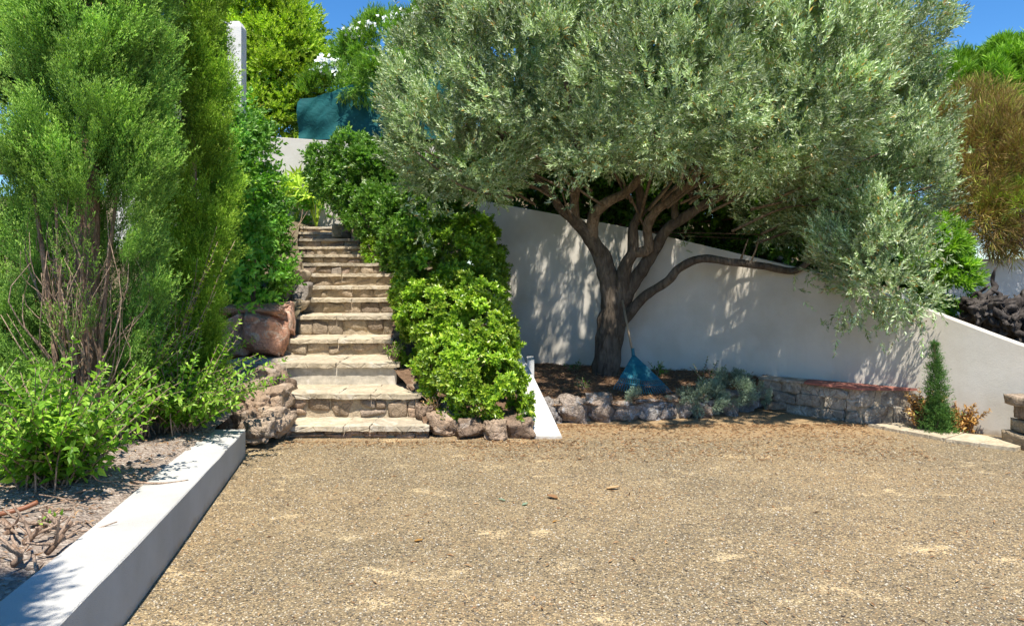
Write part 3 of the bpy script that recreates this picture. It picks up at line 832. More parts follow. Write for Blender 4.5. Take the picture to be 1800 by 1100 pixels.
# ------------------------------------------------------------------ stone bench by the wall
t_ = thing('masonry_bench', 'low stone ledge with a red tiled top against the pale wall', 'bench', (3.6, 7.9, 0))
A, B, C_ = Vector((3.60, 7.66)), Vector((2.88, 8.48)), Vector((4.12, 7.62))
rng = np.random.default_rng(61)
g = Geo()
prism(g, [[(3.62, 7.68, -.02), (4.09, 7.645, -.02), (3.74, 7.97, -.02), (2.93, 8.52, -.02)], [(3.62, 7.68, .345), (4.09, 7.645, .345), (3.74, 7.97, .345), (2.93, 8.52, .345)]])
g.build('core', M['mortar'], t_)
g = Geo()
for p, q, n_ in ((B, A, 5), (A + Vector((.04, .0)), C_, 2)):
    L_ = (q - p).length; d = (q - p) / L_; a = math.atan2(d.y, d.x)
    for row in range(3 if p is B else 2):
        rows = 3 if p is B else 2; H = .355 / rows; x = 0 if row % 2 == 0 else -.08
        while x < L_ - .02:
            wd = rng.uniform(.2, .42); wd = min(wd, L_ - x)
            if L_ - x - wd < .1: wd = L_ - x
            c = p + d * (x + wd / 2); nn = Vector((-d.y, d.x)) * .075
            rock(g, (c.x + nn.x, c.y + nn.y, H * (row + .5)), (wd * 1.0, .17, H * 1.06), rng, .28, .10, 1.6, 3, 4, a)
            x += wd
g.build('stonework', M['benchstone'], t_, smooth=True)
g = Geo()
prism(g, [[(3.57, 7.62, .352), (4.16, 7.59, .352), (3.75, 7.96, .352), (3.33, 8.31, .352), (3.19, 8.07, .352)], [(3.57, 7.62, .376), (4.16, 7.59, .376), (3.75, 7.96, .376), (3.33, 8.31, .376), (3.19, 8.07, .376)]])
g.build('tiled_top', M['redtile'], t_)
g = Geo()
prism(g, [[(3.185, 8.08, .35), (3.325, 8.315, .35), (2.98, 8.61, .35), (2.83, 8.5, .35)], [(3.185, 8.08, .375), (3.325, 8.315, .375), (2.98, 8.61, .375), (2.83, 8.5, .375)]])
g.build('stone_top', M['benchstone'], t_)

# paving strip
t_ = thing('paving_strip', 'strip of pale stone slabs along the gravel at the foot of the right-hand wall', 'paving', (3.9, 7.2, 0))
fr_ = [(3.60, 7.52), (3.80, 7.16), (3.99, 6.82), (4.17, 6.62), (4.38, 6.43)]
bk_ = [(4.05, 7.60), (4.16, 7.34), (4.32, 7.08), (4.55, 6.88), (4.75, 6.7)]
for i in range(4):
    g = Geo(); e = .006
    a, b_, c, d = Vector(fr_[i]), Vector(fr_[i + 1]), Vector(bk_[i + 1]), Vector(bk_[i])
    a = a.lerp(b_, .05); d = d.lerp(c, .05)
    prism(g, [[(*q, -.01) for q in (a, b_, c, d)], [(*q, .028 + .004 * (i % 2)) for q in (a, b_, c, d)]])
    g.build('slab', M['tread'], t_)

# stone pier at the right edge
t_ = thing('stone_pier', 'small stone pier cut off by the right edge of the photo', 'pier', (4.6, 6.3, 0))
rng = np.random.default_rng(71)
for (z0, z1, ins) in ((0, .13, 0), (.13, .25, .03), (.25, .37, .045), (.37, .46, .01)):
    g = Geo(); rough_box(g, 4.47 + ins * 1.8, 5.0 - ins, 6.2 + ins, 6.75 - ins, z0, z1 - .006, .03, .014, 7, rng.random(), z0 * 50); g.build('stone', M['stone'], t_, smooth=True)

# ------------------------------------------------------------------ olive tree
OB = lambda px, py, D, r: (tuple(at(px, py, D)), r)
ol = thing('olive_tree', 'large olive tree with forked trunk and broad silvery crown in front of the pale wall', 'tree', at(1066, 655, 9.06))
g = Geo()
tube(g, [(1.15, 9.06, .15), at(1066, 655, 9.06), at(1070, 610, 9.05), at(1076, 560, 9.04), at(1085, 505, 9.0)], [.20, .17, .165, .17, .10], 28, 10, .16, 7, ridge=.16)
trunk = g.build('trunk', M['bark'], ol, smooth=True)
def limb(pts, radii, sides=14, mat='bark_limb', name='limb', parent=ol, n=8, amp=.22):
    g = Geo(); tube(g, [at(*p) for p in pts], radii, sides, n, amp, 8, ridge=.1); return g.build(name, M[mat], parent, smooth=True)
limb([(1074, 570, 9.04), (1071, 507, 9.0), (1060, 455, 8.95), (1038, 420, 8.9), (1011, 389, 8.8), (985, 367, 8.7), (965, 335, 8.6), (935, 305, 8.5), (890, 250, 8.3), (840, 180, 8.2)], [.12, .115, .105, .09, .075, .055, .045, .04, .03, .015], 14, 'bark')
limb([(1011, 389, 8.8), (1010, 345, 8.7), (1018, 300, 8.5), (1010, 230, 8.2), (990, 120, 8.0)], [.06, .055, .045, .035, .02])
limb([(1040, 420, 8.9), (1044, 380, 8.75), (1064, 359, 8.6), (1095, 341, 8.5), (1120, 318, 8.3), (1150, 260, 8.0), (1170, 150, 7.9)], [.075, .07, .06, .05, .045, .035, .02])
limb([(1078, 575, 9.04), (1090, 525, 8.98), (1099, 472, 8.9), (1112, 440, 8.85), (1113, 400, 8.8), (1127, 367, 8.7), (1123, 324, 8.6), (1125, 270, 8.5), (1110, 180, 8.4), (1100, 60, 8.3)], [.10, .10, .085, .07, .055, .05, .045, .04, .035, .02], 14, 'bark')
limb([(1112, 445, 8.85), (1140, 437, 8.8), (1138, 398, 8.7), (1156, 367, 8.55), (1190, 343, 8.4), (1225, 306, 8.2), (1270, 240, 8.0), (1320, 150, 7.9)], [.06, .06, .055, .055, .05, .04, .03, .015])
limb([(1085, 555, 9.02), (1113, 498, 8.95), (1147, 446, 8.9), (1169, 407, 8.8), (1199, 385, 8.7), (1243, 356, 8.6), (1287, 328, 8.5), (1330, 300, 8.4), (1400, 240, 8.4), (1480, 150, 8.4)], [.08, .085, .07, .065, .06, .05, .045, .04, .03, .015], 14, 'bark')
limb([(1190, 390, 8.72), (1186, 360, 8.8), (1198, 310, 8.85), (1220, 230, 8.9)], [.05, .04, .035, .02])
limb([(1078, 590, 9.0), (1106, 550, 8.95), (1134, 520, 8.85), (1160, 503, 8.8), (1178, 490, 8.7), (1195, 470, 8.65), (1234, 455, 8.55), (1287, 461, 8.45), (1343, 468, 8.4), (1396, 476, 8.35), (1425, 456, 8.3), (1455, 424, 8.1), (1510, 400, 7.9), (1560, 400, 7.6)], [.07, .07, .055, .05, .05, .05, .048, .043, .042, .036, .03, .026, .02, .012], 12, 'bark')
limb([(1420, 458, 8.3), (1470, 450, 8.0), (1520, 462, 7.7), (1560, 490, 7.4)], [.022, .018, .014, .008])
limb([(1300, 462, 8.45), (1308, 440, 8.4), (1315, 420, 8.4)], [.014, .01, .006], 6)
limb([(1318, 465, 8.42), (1330, 435, 8.35), (1334, 415, 8.3)], [.012, .009, .005], 6)
limb([(1011, 400, 8.8), (995, 360, 8.6), (985, 325, 8.5), (978, 290, 8.4)], [.02, .012, .009, .006], 6)
rng = np.random.default_rng(3)
for k in range(46):      # finer inner branches seen under the crown
    px = rng.uniform(720, 1600); D = rng.uniform(7.4, 9.0); py = rng.uniform(250, 350) if px < 1340 else rng.uniform(280, 460)
    a = Vector(at(px, py, D)); tgt = Vector((1.5, 8.7, 2.2)); d = (a - tgt).normalized()
    p0 = a - d * rng.uniform(.4, .9); p2 = a + Vector((d.x * .4, d.y * .4, .35))
    mid = (p0 + p2) / 2 + Vector(rng.normal(size=3) * .06)
    g = Geo(); tube(g, [p0, mid, p2], [.018, .013, .007], 5, 4); g.build('branch', M['bark_limb'], ol, smooth=True)

rng = np.random.default_rng(77)
ol_leaf = leaf_small(.060, .0165, .2)
OT = [sprig(rng, 18, .15, ol_leaf, .95) for _ in range(6)]
oliveB = [OB(1170, 10, 8.5, (2.35, 1.9, 1.7)), OB(1150, -150, 8.6, (2.1, 1.8, 1.5)), OB(812, 165, 8.3, (.80, .9, .93)), OB(765, 245, 8.2, (.42, .6, .45)), OB(905, 30, 8.2, (.90, 1.0, 1.0)), OB(965, 130, 7.7, (.95, 1.0, .88)),
          OB(830, 275, 8.0, (.55, .6, .36)), OB(1180, 140, 7.1, (1.02, 1.0, .78)), OB(1365, 155, 7.3, (.95, 1.0, .84)), OB(1200, 90, 9.4, (1.7, .8, 1.3)), OB(880, 130, 9.0, (.85, .6, .9)), OB(930, 60, 9.5, (1.1, .5, 1.2)), OB(1400, 90, 9.6, (1.2, .5, 1.3)), OB(1180, 120, 9.8, (1.3, .4, 1.3)), OB(1500, 250, 9.5, (.7, .4, .8)), OB(1480, 160, 9.0, (.8, .6, 1.1)), OB(1495, 50, 8.2, (.85, 1.0, 1.0)), OB(1530, 200, 8.2, (.66, .8, .85)),
          OB(1565, 320, 7.7, (.42, .55, .62)), OB(1550, 430, 7.3, (.34, .32, .50)), OB(1580, 490, 7.25, (.22, .22, .34)), OB(1490, 330, 8.2, (.6, .6, .55)), OB(1490, 450, 7.6, (.22, .3, .28)), OB(1330, 255, 7.4, (.45, .5, .28)), OB(1060, 240, 7.4, (.55, .5, .26)), OB(1390, 360, 8.9, (.5, .5, .34))]
_e1 = np.array(Vector((1, 0, 0)).cross(sdir).normalized()); _e2 = np.cross(np.array(sdir), _e1)
def sun_gaps(P_):    # openings in the foliage that let spots of light through to the wall
    u, v = P_ @ _e1, P_ @ _e2; out = np.ones(len(P_), bool)
    for i in range(len(P_)):
        a = noise.noise(Vector((u[i] * 6.0, v[i] * 6.0, 2.0))); b_ = noise.noise(Vector((u[i] * .8, v[i] * .8, 8.0)))
        if a + b_ * .35 > .12 and not (P_[i][1] > 9.15): out[i] = False
    return out
cr, nn = foliage('crown', M['olive'], ol, oliveB, OT, 9, .8, 1.3, keep=sun_gaps, dens=12, rs=.19, per=30, inner=.76, upb=1.15, outb=.8, fill=.22); print('OLIVE sprigs', nn)
# drooping sprays at the lower right and lower left hems
P_, D_ = [], []
rng = np.random.default_rng(78)
for (px, py, D, n_, sp) in ((1590, 545, 7.15, 60, .13), (1530, 535, 7.4, 60, .14), (1475, 555, 7.7, 14, .08), (1455, 470, 8.0, 40, .16), (1620, 420, 7.5, 30, .15), (1650, 20, 8.2, 14, .14), (1650, 260, 8.1, 20, .15), (770, 355, 8.0, 50, .2), (720, 300, 8.1, 30, .15), (750, 40, 8.3, 30, .2), (1250, 330, 7.4, 30, .15), (1000, 330, 7.5, 24, .14)):
    c = np.array(at(px, py, D)); P_.append(c + rng.normal(size=(n_, 3)) * sp); dd = rng.normal(size=(n_, 3)) * .6 + np.array([.1, -.2, -.75 if py > 400 else .2]); D_.append(dd)
P_, D_ = np.concatenate(P_), np.concatenate(D_)
g = Geo(); scatter(g, OT[0], P_, frame(D_, rng=rng), .8 + .5 * rng.random(len(P_)), rng.random(len(P_)), rng)
g.build('hanging_sprays', M['olive'], ol)
# water shoot at the branch
g = Geo(); c = np.array([at(1205, 440 - k * 4, 8.5) for k in range(10)]); scatter(g, OT[1], c, frame(rng.normal(size=(10, 3)) + [0, 0, .6], rng=rng), np.full(10, .6), np.full(10, .3), rng); g.build('shoot', M['olive'], ol)

# ------------------------------------------------------------------ cypresses
def cypress(label, base, H, R, zb, seed, mat, nplume=1500, lean=(0, 0), prof=None, leafL=.026, leafW=.0065, name='cypress', group=None, plL=.26, nleaf=110, trunk_r=.075, gaps=0.0, bare=None):
    rr = np.random.default_rng(seed)
    t0 = thing(name, label, 'cypress', base, group)
    bx, by, bz = base
    lf = leaf_small(leafL, leafW, .3)
    TM = []
    for _ in range(4):
        n = nleaf; u = rr.random(n); ph = rr.random(n) * 6.283
        # several little fingers inside a plume
        nf = 7; fa = rr.random(nf) * 6.283; fr2 = rr.random(nf) * .06 + .015; fz = rr.random(nf) * .45
        fi = rr.integers(0, nf, n)
        zz = (fz[fi] + (1 - fz[fi]) * u) * plL
        rad = .014 * (1.15 - u) * np.sqrt(rr.random(n))
        P_ = np.stack([np.cos(fa[fi]) * fr2[fi] * (zz / plL) * 1.4 + rad * np.cos(ph), np.sin(fa[fi]) * fr2[fi] * (zz / plL) * 1.4 + rad * np.sin(ph), zz], 1)
        D_ = np.stack([np.cos(ph) * .6 + np.cos(fa[fi]) * .25, np.sin(ph) * .6 + np.sin(fa[fi]) * .25, np.ones(n)], 1) + rr.normal(size=(n, 3)) * .12
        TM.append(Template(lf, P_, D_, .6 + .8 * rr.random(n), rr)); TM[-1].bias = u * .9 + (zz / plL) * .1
    prof = prof or (lambda s: 1 - s ** 2.2)
    nb = max(8, nplume // (20 if H > 2 else 3)); bz_ = rr.random(nb); bp_ = rr.random(nb) * 6.283; bt_ = rr.random(nb); br_ = .60 + .55 * rr.random(nb)
    bi = rr.integers(0, nb, nplume); off_ = rr.normal(size=nplume)
    ph = bp_[bi] + rr.normal(size=nplume) * (.055 / R)
    z = (bz_[bi] + off_ * .10 / H).clip(0, .995)
    lump = np.array([1 + .34 * noise.noise(Vector((math.cos(p) * 1.6 + seed, math.sin(p) * 1.6, q * H * 1.3))) + .18 * noise.noise(Vector((math.cos(p) * 4 + seed, math.sin(p) * 4, q * H * 3))) for p, q in zip(ph, z)])
    rad = R * np.array([prof(s) for s in z]) * lump * np.where(rr.random(nplume) < .78, (.62 + .36 * rr.random(nplume) ** .5 + off_ * .0) * br_[bi], .2 + .5 * rr.random(nplume))
    cx = bx + lean[0] * z; cy = by + lean[1] * z
    P_ = np.stack([cx + rad * np.cos(ph), cy + rad * np.sin(ph), bz + zb + (H - zb) * z - .1], 1)
    D_ = np.stack([np.cos(ph) * .5, np.sin(ph) * .5, np.full(nplume, 1.0)], 1) + rr.normal(size=(nplume, 3)) * .18
    tone = (bt_[bi] * .7 + .15 + .3 * rr.random(nplume)).clip(0, 1)
    if bare is not None:
        k = ~bare(P_) | (rr.random(len(P_)) < .10); P_, D_, tone = P_[k], D_[k], tone[k]
    g = Geo(); idx = rr.integers(0, 4, len(P_))
    for k in range(4):
        s = idx == k
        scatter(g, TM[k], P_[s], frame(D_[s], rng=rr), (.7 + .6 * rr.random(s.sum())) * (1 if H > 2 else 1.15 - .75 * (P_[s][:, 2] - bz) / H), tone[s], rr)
    g.build('crown', mat, t0)
    g = Geo()
    tube(g, [(bx, by, bz - .1), (bx + .02, by, bz + H * .3), (bx + lean[0] * .5, by, bz + H * .6), (bx + lean[0], by + lean[1], bz + H * .92)], [trunk_r * 1.2, trunk_r, trunk_r * .6, .012], 12, 8, .15, 7, ridge=.2)
    g.build('trunk', M['bark_cyp'], t0, smooth=True)
    return t0
c1 = (-3.09, 5.35, .3)
def bare1(P_):   # browned, bare lower side facing the camera
    px = 900 + P_[:, 0] / P_[:, 1] * F; py = YH + (EYE - P_[:, 2]) / P_[:, 1] * F
    a = (P_[:, 2] < 1.9 - .25 * np.abs(P_[:, 0] + 3.05)) & (P_[:, 1] < 5.6) & (P_[:, 0] > -3.36) & (P_[:, 0] < -2.74)
    b2 = (np.abs(P_[:, 0] + 3.42 + (P_[:, 2] - 2.2) * .12) < .07) & (P_[:, 2] > 1.9) & (P_[:, 2] < 3.1) & (P_[:, 1] < 5.2)
    return a | b2
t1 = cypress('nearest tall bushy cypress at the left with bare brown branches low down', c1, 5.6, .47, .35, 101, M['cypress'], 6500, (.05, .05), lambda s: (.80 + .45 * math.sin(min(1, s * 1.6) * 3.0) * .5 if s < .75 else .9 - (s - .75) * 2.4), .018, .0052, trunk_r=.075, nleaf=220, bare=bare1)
rr = np.random.default_rng(8)
for k in range(78):   # bare upright inner branches
    a = rr.uniform(-2.9, .2); r0 = rr.uniform(.0, .12); r1 = rr.uniform(.12, .46)
    z0 = rr.uniform(.1, .9); z1 = z0 + rr.uniform(.6, 1.1)
    x0, y0 = c1[0], c1[1]
    j = rr.normal(size=(3, 3)) * .045
    p = [Vector((x0 + r0 * math.cos(a), y0 + r0 * math.sin(a), .3 + z0)), Vector((x0 + (r0 + (r1 - r0) * .5) * math.cos(a), y0 + (r0 + (r1 - r0) * .5) * math.sin(a), .3 + z0 + .3)) + Vector(j[0]),
         Vector((x0 + r1 * math.cos(a), y0 + r1 * math.sin(a), .3 + (z0 + z1) / 2 + .15)) + Vector(j[1]), Vector((x0 + r1 * 1.05 * math.cos(a), y0 + r1 * 1.05 * math.sin(a), .3 + z1)) + Vector(j[2])]
    if k < 100:
        g = Geo() if k % 1 == 0 else g
        s = rr.uniform(.35, .95)
        tube(g, p, [.012 * s, .009 * s, .006 * s, .003 * s], 5, 3, .2, 20)
        g.build('bare_branch', M['twig'], t1, smooth=True)
for (dx, dy, rr_) in ((-.13, -.12, .022), (.14, -.06, .019), (-.02, -.2, .014), (.08, -.17, .012)):
    g = Geo(); tube(g, [(c1[0] + dx * .6, c1[1] + dy * .6, .25), (c1[0] + dx, c1[1] + dy, .9), (c1[0] + dx * 1.5, c1[1] + dy * 1.3, 1.6), (c1[0] + dx * 2.3, c1[1] + dy * 1.5, 2.4)], [rr_ * 1.2, rr_, rr_ * .8, rr_ * .4], 9, 6, .25, 12)
    g.build('side_stem', M['bark_cyp'], t1, smooth=True)
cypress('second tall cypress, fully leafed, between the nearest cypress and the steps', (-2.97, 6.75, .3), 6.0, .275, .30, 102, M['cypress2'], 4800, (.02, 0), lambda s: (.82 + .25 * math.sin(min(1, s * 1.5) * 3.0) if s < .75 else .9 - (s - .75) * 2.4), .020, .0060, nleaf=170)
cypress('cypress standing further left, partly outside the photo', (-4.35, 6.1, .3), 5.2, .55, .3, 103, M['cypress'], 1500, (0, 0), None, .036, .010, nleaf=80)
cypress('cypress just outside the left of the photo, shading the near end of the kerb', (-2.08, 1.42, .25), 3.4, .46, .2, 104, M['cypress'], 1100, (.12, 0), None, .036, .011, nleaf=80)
# small cypress by the right wall
cypress('small young cypress between dry orange shrubs against the right wall', at(1648, 762, 7.15), .95, .095, .02, 105, M['cypress_dark'], 420, (-.03, 0), lambda s: (1 - s) ** .8 * .95 + .02, .018, .0055, plL=.09, nleaf=60, trunk_r=.014, name='young_cypress')

# ------------------------------------------------------------------ clipped hedge and other shrubs
rng = np.random.default_rng(200)
lf_h = leaf_full(.050, .022, .2, .12)
HT = [rosette(rng, 8, lf_h, 1.15) for _ in range(4)] + [sprig(rng, 9, .07, lf_h, 1.0)]
hd = thing('clipped_hedge', 'clipped glossy green hedge stepping down to bright new leaves beside the steps', 'hedge', (-.55, 8.0, .3))
def HB(px, py, D, r): return (tuple(at(px, py, D)), r)
foliage('foliage', M['hedge'], hd, [HB(755, 510, 8.7, (.36, .5, .42)), HB(850, 672, 7.35, (.36, .36, .34)), HB(800, 640, 7.6, (.34, .4, .36)), HB(842, 600, 7.75, (.34, .45, .40)), HB(770, 560, 8.1, (.36, .45, .40)), HB(826, 540, 8.3, (.36, .5, .40)), HB(890, 706, 7.2, (.19, .25, .20)), HB(800, 690, 7.35, (.22, .28, .26)), HB(740, 590, 8.3, (.22, .3, .3))],
        HT, 21, .5, 1.3, dens=36, rs=.09, per=26, inner=.86, upb=.4, outb=1.0)
foliage('upper_foliage', M['hedge'], hd, [HB(790, 480, 9.0, (.62, .6, .62)), HB(745, 450, 9.3, (.32, .5, .40)), HB(835, 440, 9.3, (.30, .55, .36)), HB(775, 425, 9.5, (.45, .5, .28))],
        HT, 22, .5, 1.25, dens=32, rs=.08, per=26, inner=.92, upb=.2, outb=1.1, lo=0, hi=.75)
g = Geo()
for k in range(14):
    p = at(rng.uniform(720, 860), rng.uniform(620, 720), rng.uniform(7.5, 8.5)); b0 = Vector((p.x + rng.normal() * .15, p.y + .1, cpz(p.y) * .6 - .1))
    tube(g, [b0, (Vector(b0) + p) / 2 + Vector(rng.normal(size=3) * .05), p], [.02, .014, .006], 6, 4, .2, 12)
g.build('stems', M['twig'], hd, smooth=True)

def shrub(name, label, cat, base, blobs, tm, mat, seed, dens, rs, per, group=None, stemn=6, smin=.8, smax=1.2, **kw):
    t0 = thing(name, label, cat, base, group)
    foliage('foliage', mat, t0, blobs, tm, seed, smin, smax, dens=dens, rs=rs, per=per, **kw)
    rr = np.random.default_rng(seed + 5); g = Geo(); b0 = Vector(base)
    for k in range(stemn):
        c, r = blobs[k % len(blobs)]; p = Vector(c) + Vector(rr.normal(size=3) * .3 * np.array(r))
        tube(g, [b0 + Vector((rr.normal() * .05, rr.normal() * .05, -.05)), (b0 + p) / 2 + Vector(rr.normal(size=3) * .05), p], [.02 * min(2.5, max(r)), .014 * min(2.5, max(r)), .005], 6, 4, .2, 8)
    g.build('stems', M['bark_cyp'], t0, smooth=True)
    return t0
# dark hedge above/behind the wall
lf_m = leaf_small(.085, .038, .25); MT = [rosette(rng, 8, lf_m, 1.1), sprig(rng, 10, .12, lf_m, .9), rosette(rng, 7, lf_m, .9)]
lf_d = leaf_small(.10, .05, .25); DT = [rosette(rng, 9, lf_d, 1.1), sprig(rng, 12, .16, lf_d, .9)]
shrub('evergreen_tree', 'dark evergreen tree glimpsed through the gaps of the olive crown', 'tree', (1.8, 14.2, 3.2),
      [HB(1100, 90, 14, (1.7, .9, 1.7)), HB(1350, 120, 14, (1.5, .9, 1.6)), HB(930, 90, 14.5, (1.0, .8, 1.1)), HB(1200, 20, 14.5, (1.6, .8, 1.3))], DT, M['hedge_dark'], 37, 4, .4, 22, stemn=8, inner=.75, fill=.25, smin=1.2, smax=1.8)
# steps-side hedge
shrub('shrub', 'dense glossy shrub right of the upper steps below the green cloth', 'shrub', at(640, 440, 13.8),
      [HB(610, 300, 14.6, (.66, .7, .62)), HB(660, 330, 14.2, (.7, .7, .8)), HB(668, 385, 13.4, (.45, .5, .45)), HB(738, 400, 12.6, (.6, .6, .65)), HB(712, 435, 12.0, (.28, .4, .28))],
      MT, M['hedge_dark'], 31, 15, .2, 26, inner=.8, lo=.15, fill=.2)
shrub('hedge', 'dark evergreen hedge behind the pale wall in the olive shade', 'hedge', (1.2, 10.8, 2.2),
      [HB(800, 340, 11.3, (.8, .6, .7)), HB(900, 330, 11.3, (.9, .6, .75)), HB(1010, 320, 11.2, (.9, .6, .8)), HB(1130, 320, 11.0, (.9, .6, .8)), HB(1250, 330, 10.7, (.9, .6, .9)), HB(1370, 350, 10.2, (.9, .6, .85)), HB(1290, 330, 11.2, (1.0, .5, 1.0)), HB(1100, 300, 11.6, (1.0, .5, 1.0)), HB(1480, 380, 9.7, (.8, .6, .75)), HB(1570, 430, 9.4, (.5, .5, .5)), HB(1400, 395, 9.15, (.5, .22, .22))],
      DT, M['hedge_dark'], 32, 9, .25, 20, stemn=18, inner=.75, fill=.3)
# climber left of stairs (hanging compound leaves)
lf_v = leaf_full(.095, .045, .2, .25); VT = [sprig(rng, 9, .20, lf_v, 1.25, s0=.8, s1=1.1), sprig(rng, 11, .22, lf_v, 1.2, s0=.8)]
shrub('climber', 'leafy climber with drooping bright leaves left of the steps', 'climber', at(440, 535, 8.9),
      [HB(422, 300, 9.4, (.32, .5, .55)), HB(400, 235, 9.6, (.28, .4, .3)), HB(425, 370, 9.6, (.34, .5, .36)), HB(418, 450, 9.3, (.42, .5, .5)), HB(448, 425, 9.8, (.20, .35, .36)), HB(430, 500, 9.0, (.35, .4, .30)), HB(400, 400, 9.2, (.4, .5, 1.0))],
      VT, M['vine'], 33, 14, .16, 12, inner=.85, upb=-.15, outb=1.0, up=True)
# fresh privet-like shoots -----------------------------------------
def shoots(name, label, base, n, Lr, spread, seed, mat=M['privet'], lsize=.052, lw=.024, arch=.5, z_up=1.0, cat='shrub', density=26, dirb=(0, 0), pair=True, leafy=.15):
    rr = np.random.default_rng(seed); t0 = thing(name, label, cat, base)
    lf = leaf_full(lsize, lw, .2, .15); Pl, Dl, Sl = [], [], []
    g = Geo(); tone = []
    for k in range(n):
        a = rr.random() * 6.283; el = rr.random() ** .7
        d = Vector((math.cos(a) * spread * el + dirb[0], math.sin(a) * spread * el + dirb[1], z_up * rr.uniform(.75, 1.1))).normalized()
        L_ = rr.uniform(*Lr); p = Vector(base) + Vector((rr.normal(), rr.normal(), 0)) * .07 * min(1, Lr[1] / .6); pts = [p.copy()]
        m_ = 9; side = Vector((math.cos(a), math.sin(a), 0))
        for q in range(m_):
            p = p + d * (L_ / m_); d = (d + side * arch * .10 + Vector((0, 0, -arch * .10 * (q / m_) * 2)) + Vector(rr.normal(size=3) * .07)).normalized(); pts.append(p.copy())
        C = catmull(pts, 4)
        tube(g, pts, [.006, .0045, .002], 5, 2, rnd=.2)
        nl = int(L_ * density); tn = rr.random()
        s0_ = leafy
        for q in range(nl):
            u = s0_ + (1 - s0_) * (q + .5) / nl; i = min(len(C) - 2, int(u * (len(C) - 1)))
            tdir = C[i + 1] - C[i]; tdir /= np.linalg.norm(tdir)
            x = np.cross(tdir, [0.2, 0.1, 1.0]); x /= np.linalg.norm(x) + 1e-9; y = np.cross(tdir, x)
            ph = (q % 2) * math.pi / 2 + rr.normal() * .4
            for sgn in (1, -1):
                dv = (x * math.cos(ph) + y * math.sin(ph)) * sgn * .9 + tdir * .6 + rr.normal(size=3) * .15
                Pl.append(C[i]); Dl.append(dv); Sl.append((.55 + .6 * rr.random()) * (1.1 - .5 * u ** 3)); tone.append(tn)
    Pl, Dl, Sl = np.array(Pl), np.array(Dl), np.array(Sl)
    g2 = Geo(); V, T, kk = place(lf, Pl, frame_up(Dl, rr, .45), Sl)
    g2.add(V, T, np.repeat(rr.random(len(Pl)), kk), np.repeat(np.array(tone), kk))
    g2.build('leaves', mat, t0); g.build('stems', M['twig'] if name != 'sapling' else M['twig'], t0, smooth=True)
    return t0
shoots('privet_bush', 'nearest bright green privet bush spilling over the planting bed', (-2.68, 4.35, .27), 130, (.35, .95), .85, 301, lsize=.075, lw=.034)
shoots('privet_bush', 'low privet sprouts at the left edge behind the nearest bush', (-3.30, 4.5, .27), 40, (.35, .85), .7, 302, lsize=.07, lw=.032)
shoots('privet_bush', 'bright privet bush reaching over the far end of the kerb towards the steps', (-2.72, 6.0, .27), 130, (.4, 1.05), 1.0, 303, dirb=(.22, 0), lsize=.068, lw=.031)
shoots('privet_bush', 'upright privet bush at the foot of the second cypress', (-2.95, 5.75, .27), 60, (.6, 1.15), .45, 304, lsize=.058, lw=.026)
shoots('privet_bush', 'privet foliage in front of the red boulders', (-3.1, 7.5, .5), 30, (.3, .7), .9, 305, dirb=(.15, -.1), lsize=.06, lw=.028)
shoots('privet_sprout', 'tiny green sprout among the cut twigs near the kerb', (-2.28, 3.62, .27), 5, (.06, .12), .6, 306, lsize=.035, lw=.016)
shoots('privet_sprout', 'small upright green shoots between the two tall cypresses', (-2.9, 6.1, .3), 30, (.9, 1.7), .25, 307, arch=.2, mat=M['hedge'])
shoots('bush', 'bushy green and red-tinged shrub at the far left behind the nearest cypress', (-4.35, 6.35, .35), 130, (.8, 2.0), .45, 308, mat=M['red_leaf'], lsize=.065, lw=.034, density=24)
shoots('bush', 'dull green shrub filling the gap under the nearest cypress', (-3.65, 6.6, .35), 80, (.6, 1.5), .5, 309, mat=M['hedge_dark'], lsize=.06, lw=.03)
# tiny shoots
shoots('sapling', 'thin leafy sapling in the olive bed', at(1243, 690, 8.45), 7, (.25, .5), .35, 311, mat=M['hedge_dark'], lsize=.045, lw=.022)
shoots('weed', 'dark seedling at the foot of the wall left of the olive trunk', at(1008, 655, 9.3), 9, (.1, .2), .9, 312, mat=M['hedge_dark'], lsize=.05, lw=.025, cat='weed')
shoots('weed', 'small weed just left of the blue rake', at(1025, 684, 8.3), 10, (.1, .18), .9, 313, mat=M['hedge_dark'], lsize=.045, lw=.016, cat='weed')
shoots('weed', 'weed growing by the wall above the rake', at(1160, 668, 8.9), 12, (.12, .3), .8, 314, mat=M['hedge_dark'], lsize=.05, lw=.02, cat='weed')
shoots('weed', 'green sprig on the right edge of the landing slab', at(690, 632, 8.0), 14, (.1, .22), .6, 315, lsize=.04, lw=.018, cat='weed')
# dry shrub at stair foot
shoots('dry_weed', 'dry orange weed between the hedge and the second step', at(762, 728, 7.2), 20, (.1, .28), .8, 316, mat=M['dry'], lsize=.03, lw=.012, cat='weed')
shoots('dry_shrub', 'dry orange shrub left of the small cypress', at(1622, 752, 7.35), 55, (.18, .42), .30, 317, mat=M['dry'], lsize=.045, lw=.024, density=60)
shoots('dry_shrub', 'dry orange shrub right of the small cypress', at(1688, 764, 7.2), 50, (.14, .36), .45, 318, mat=M['dry'], lsize=.045, lw=.024, density=60)
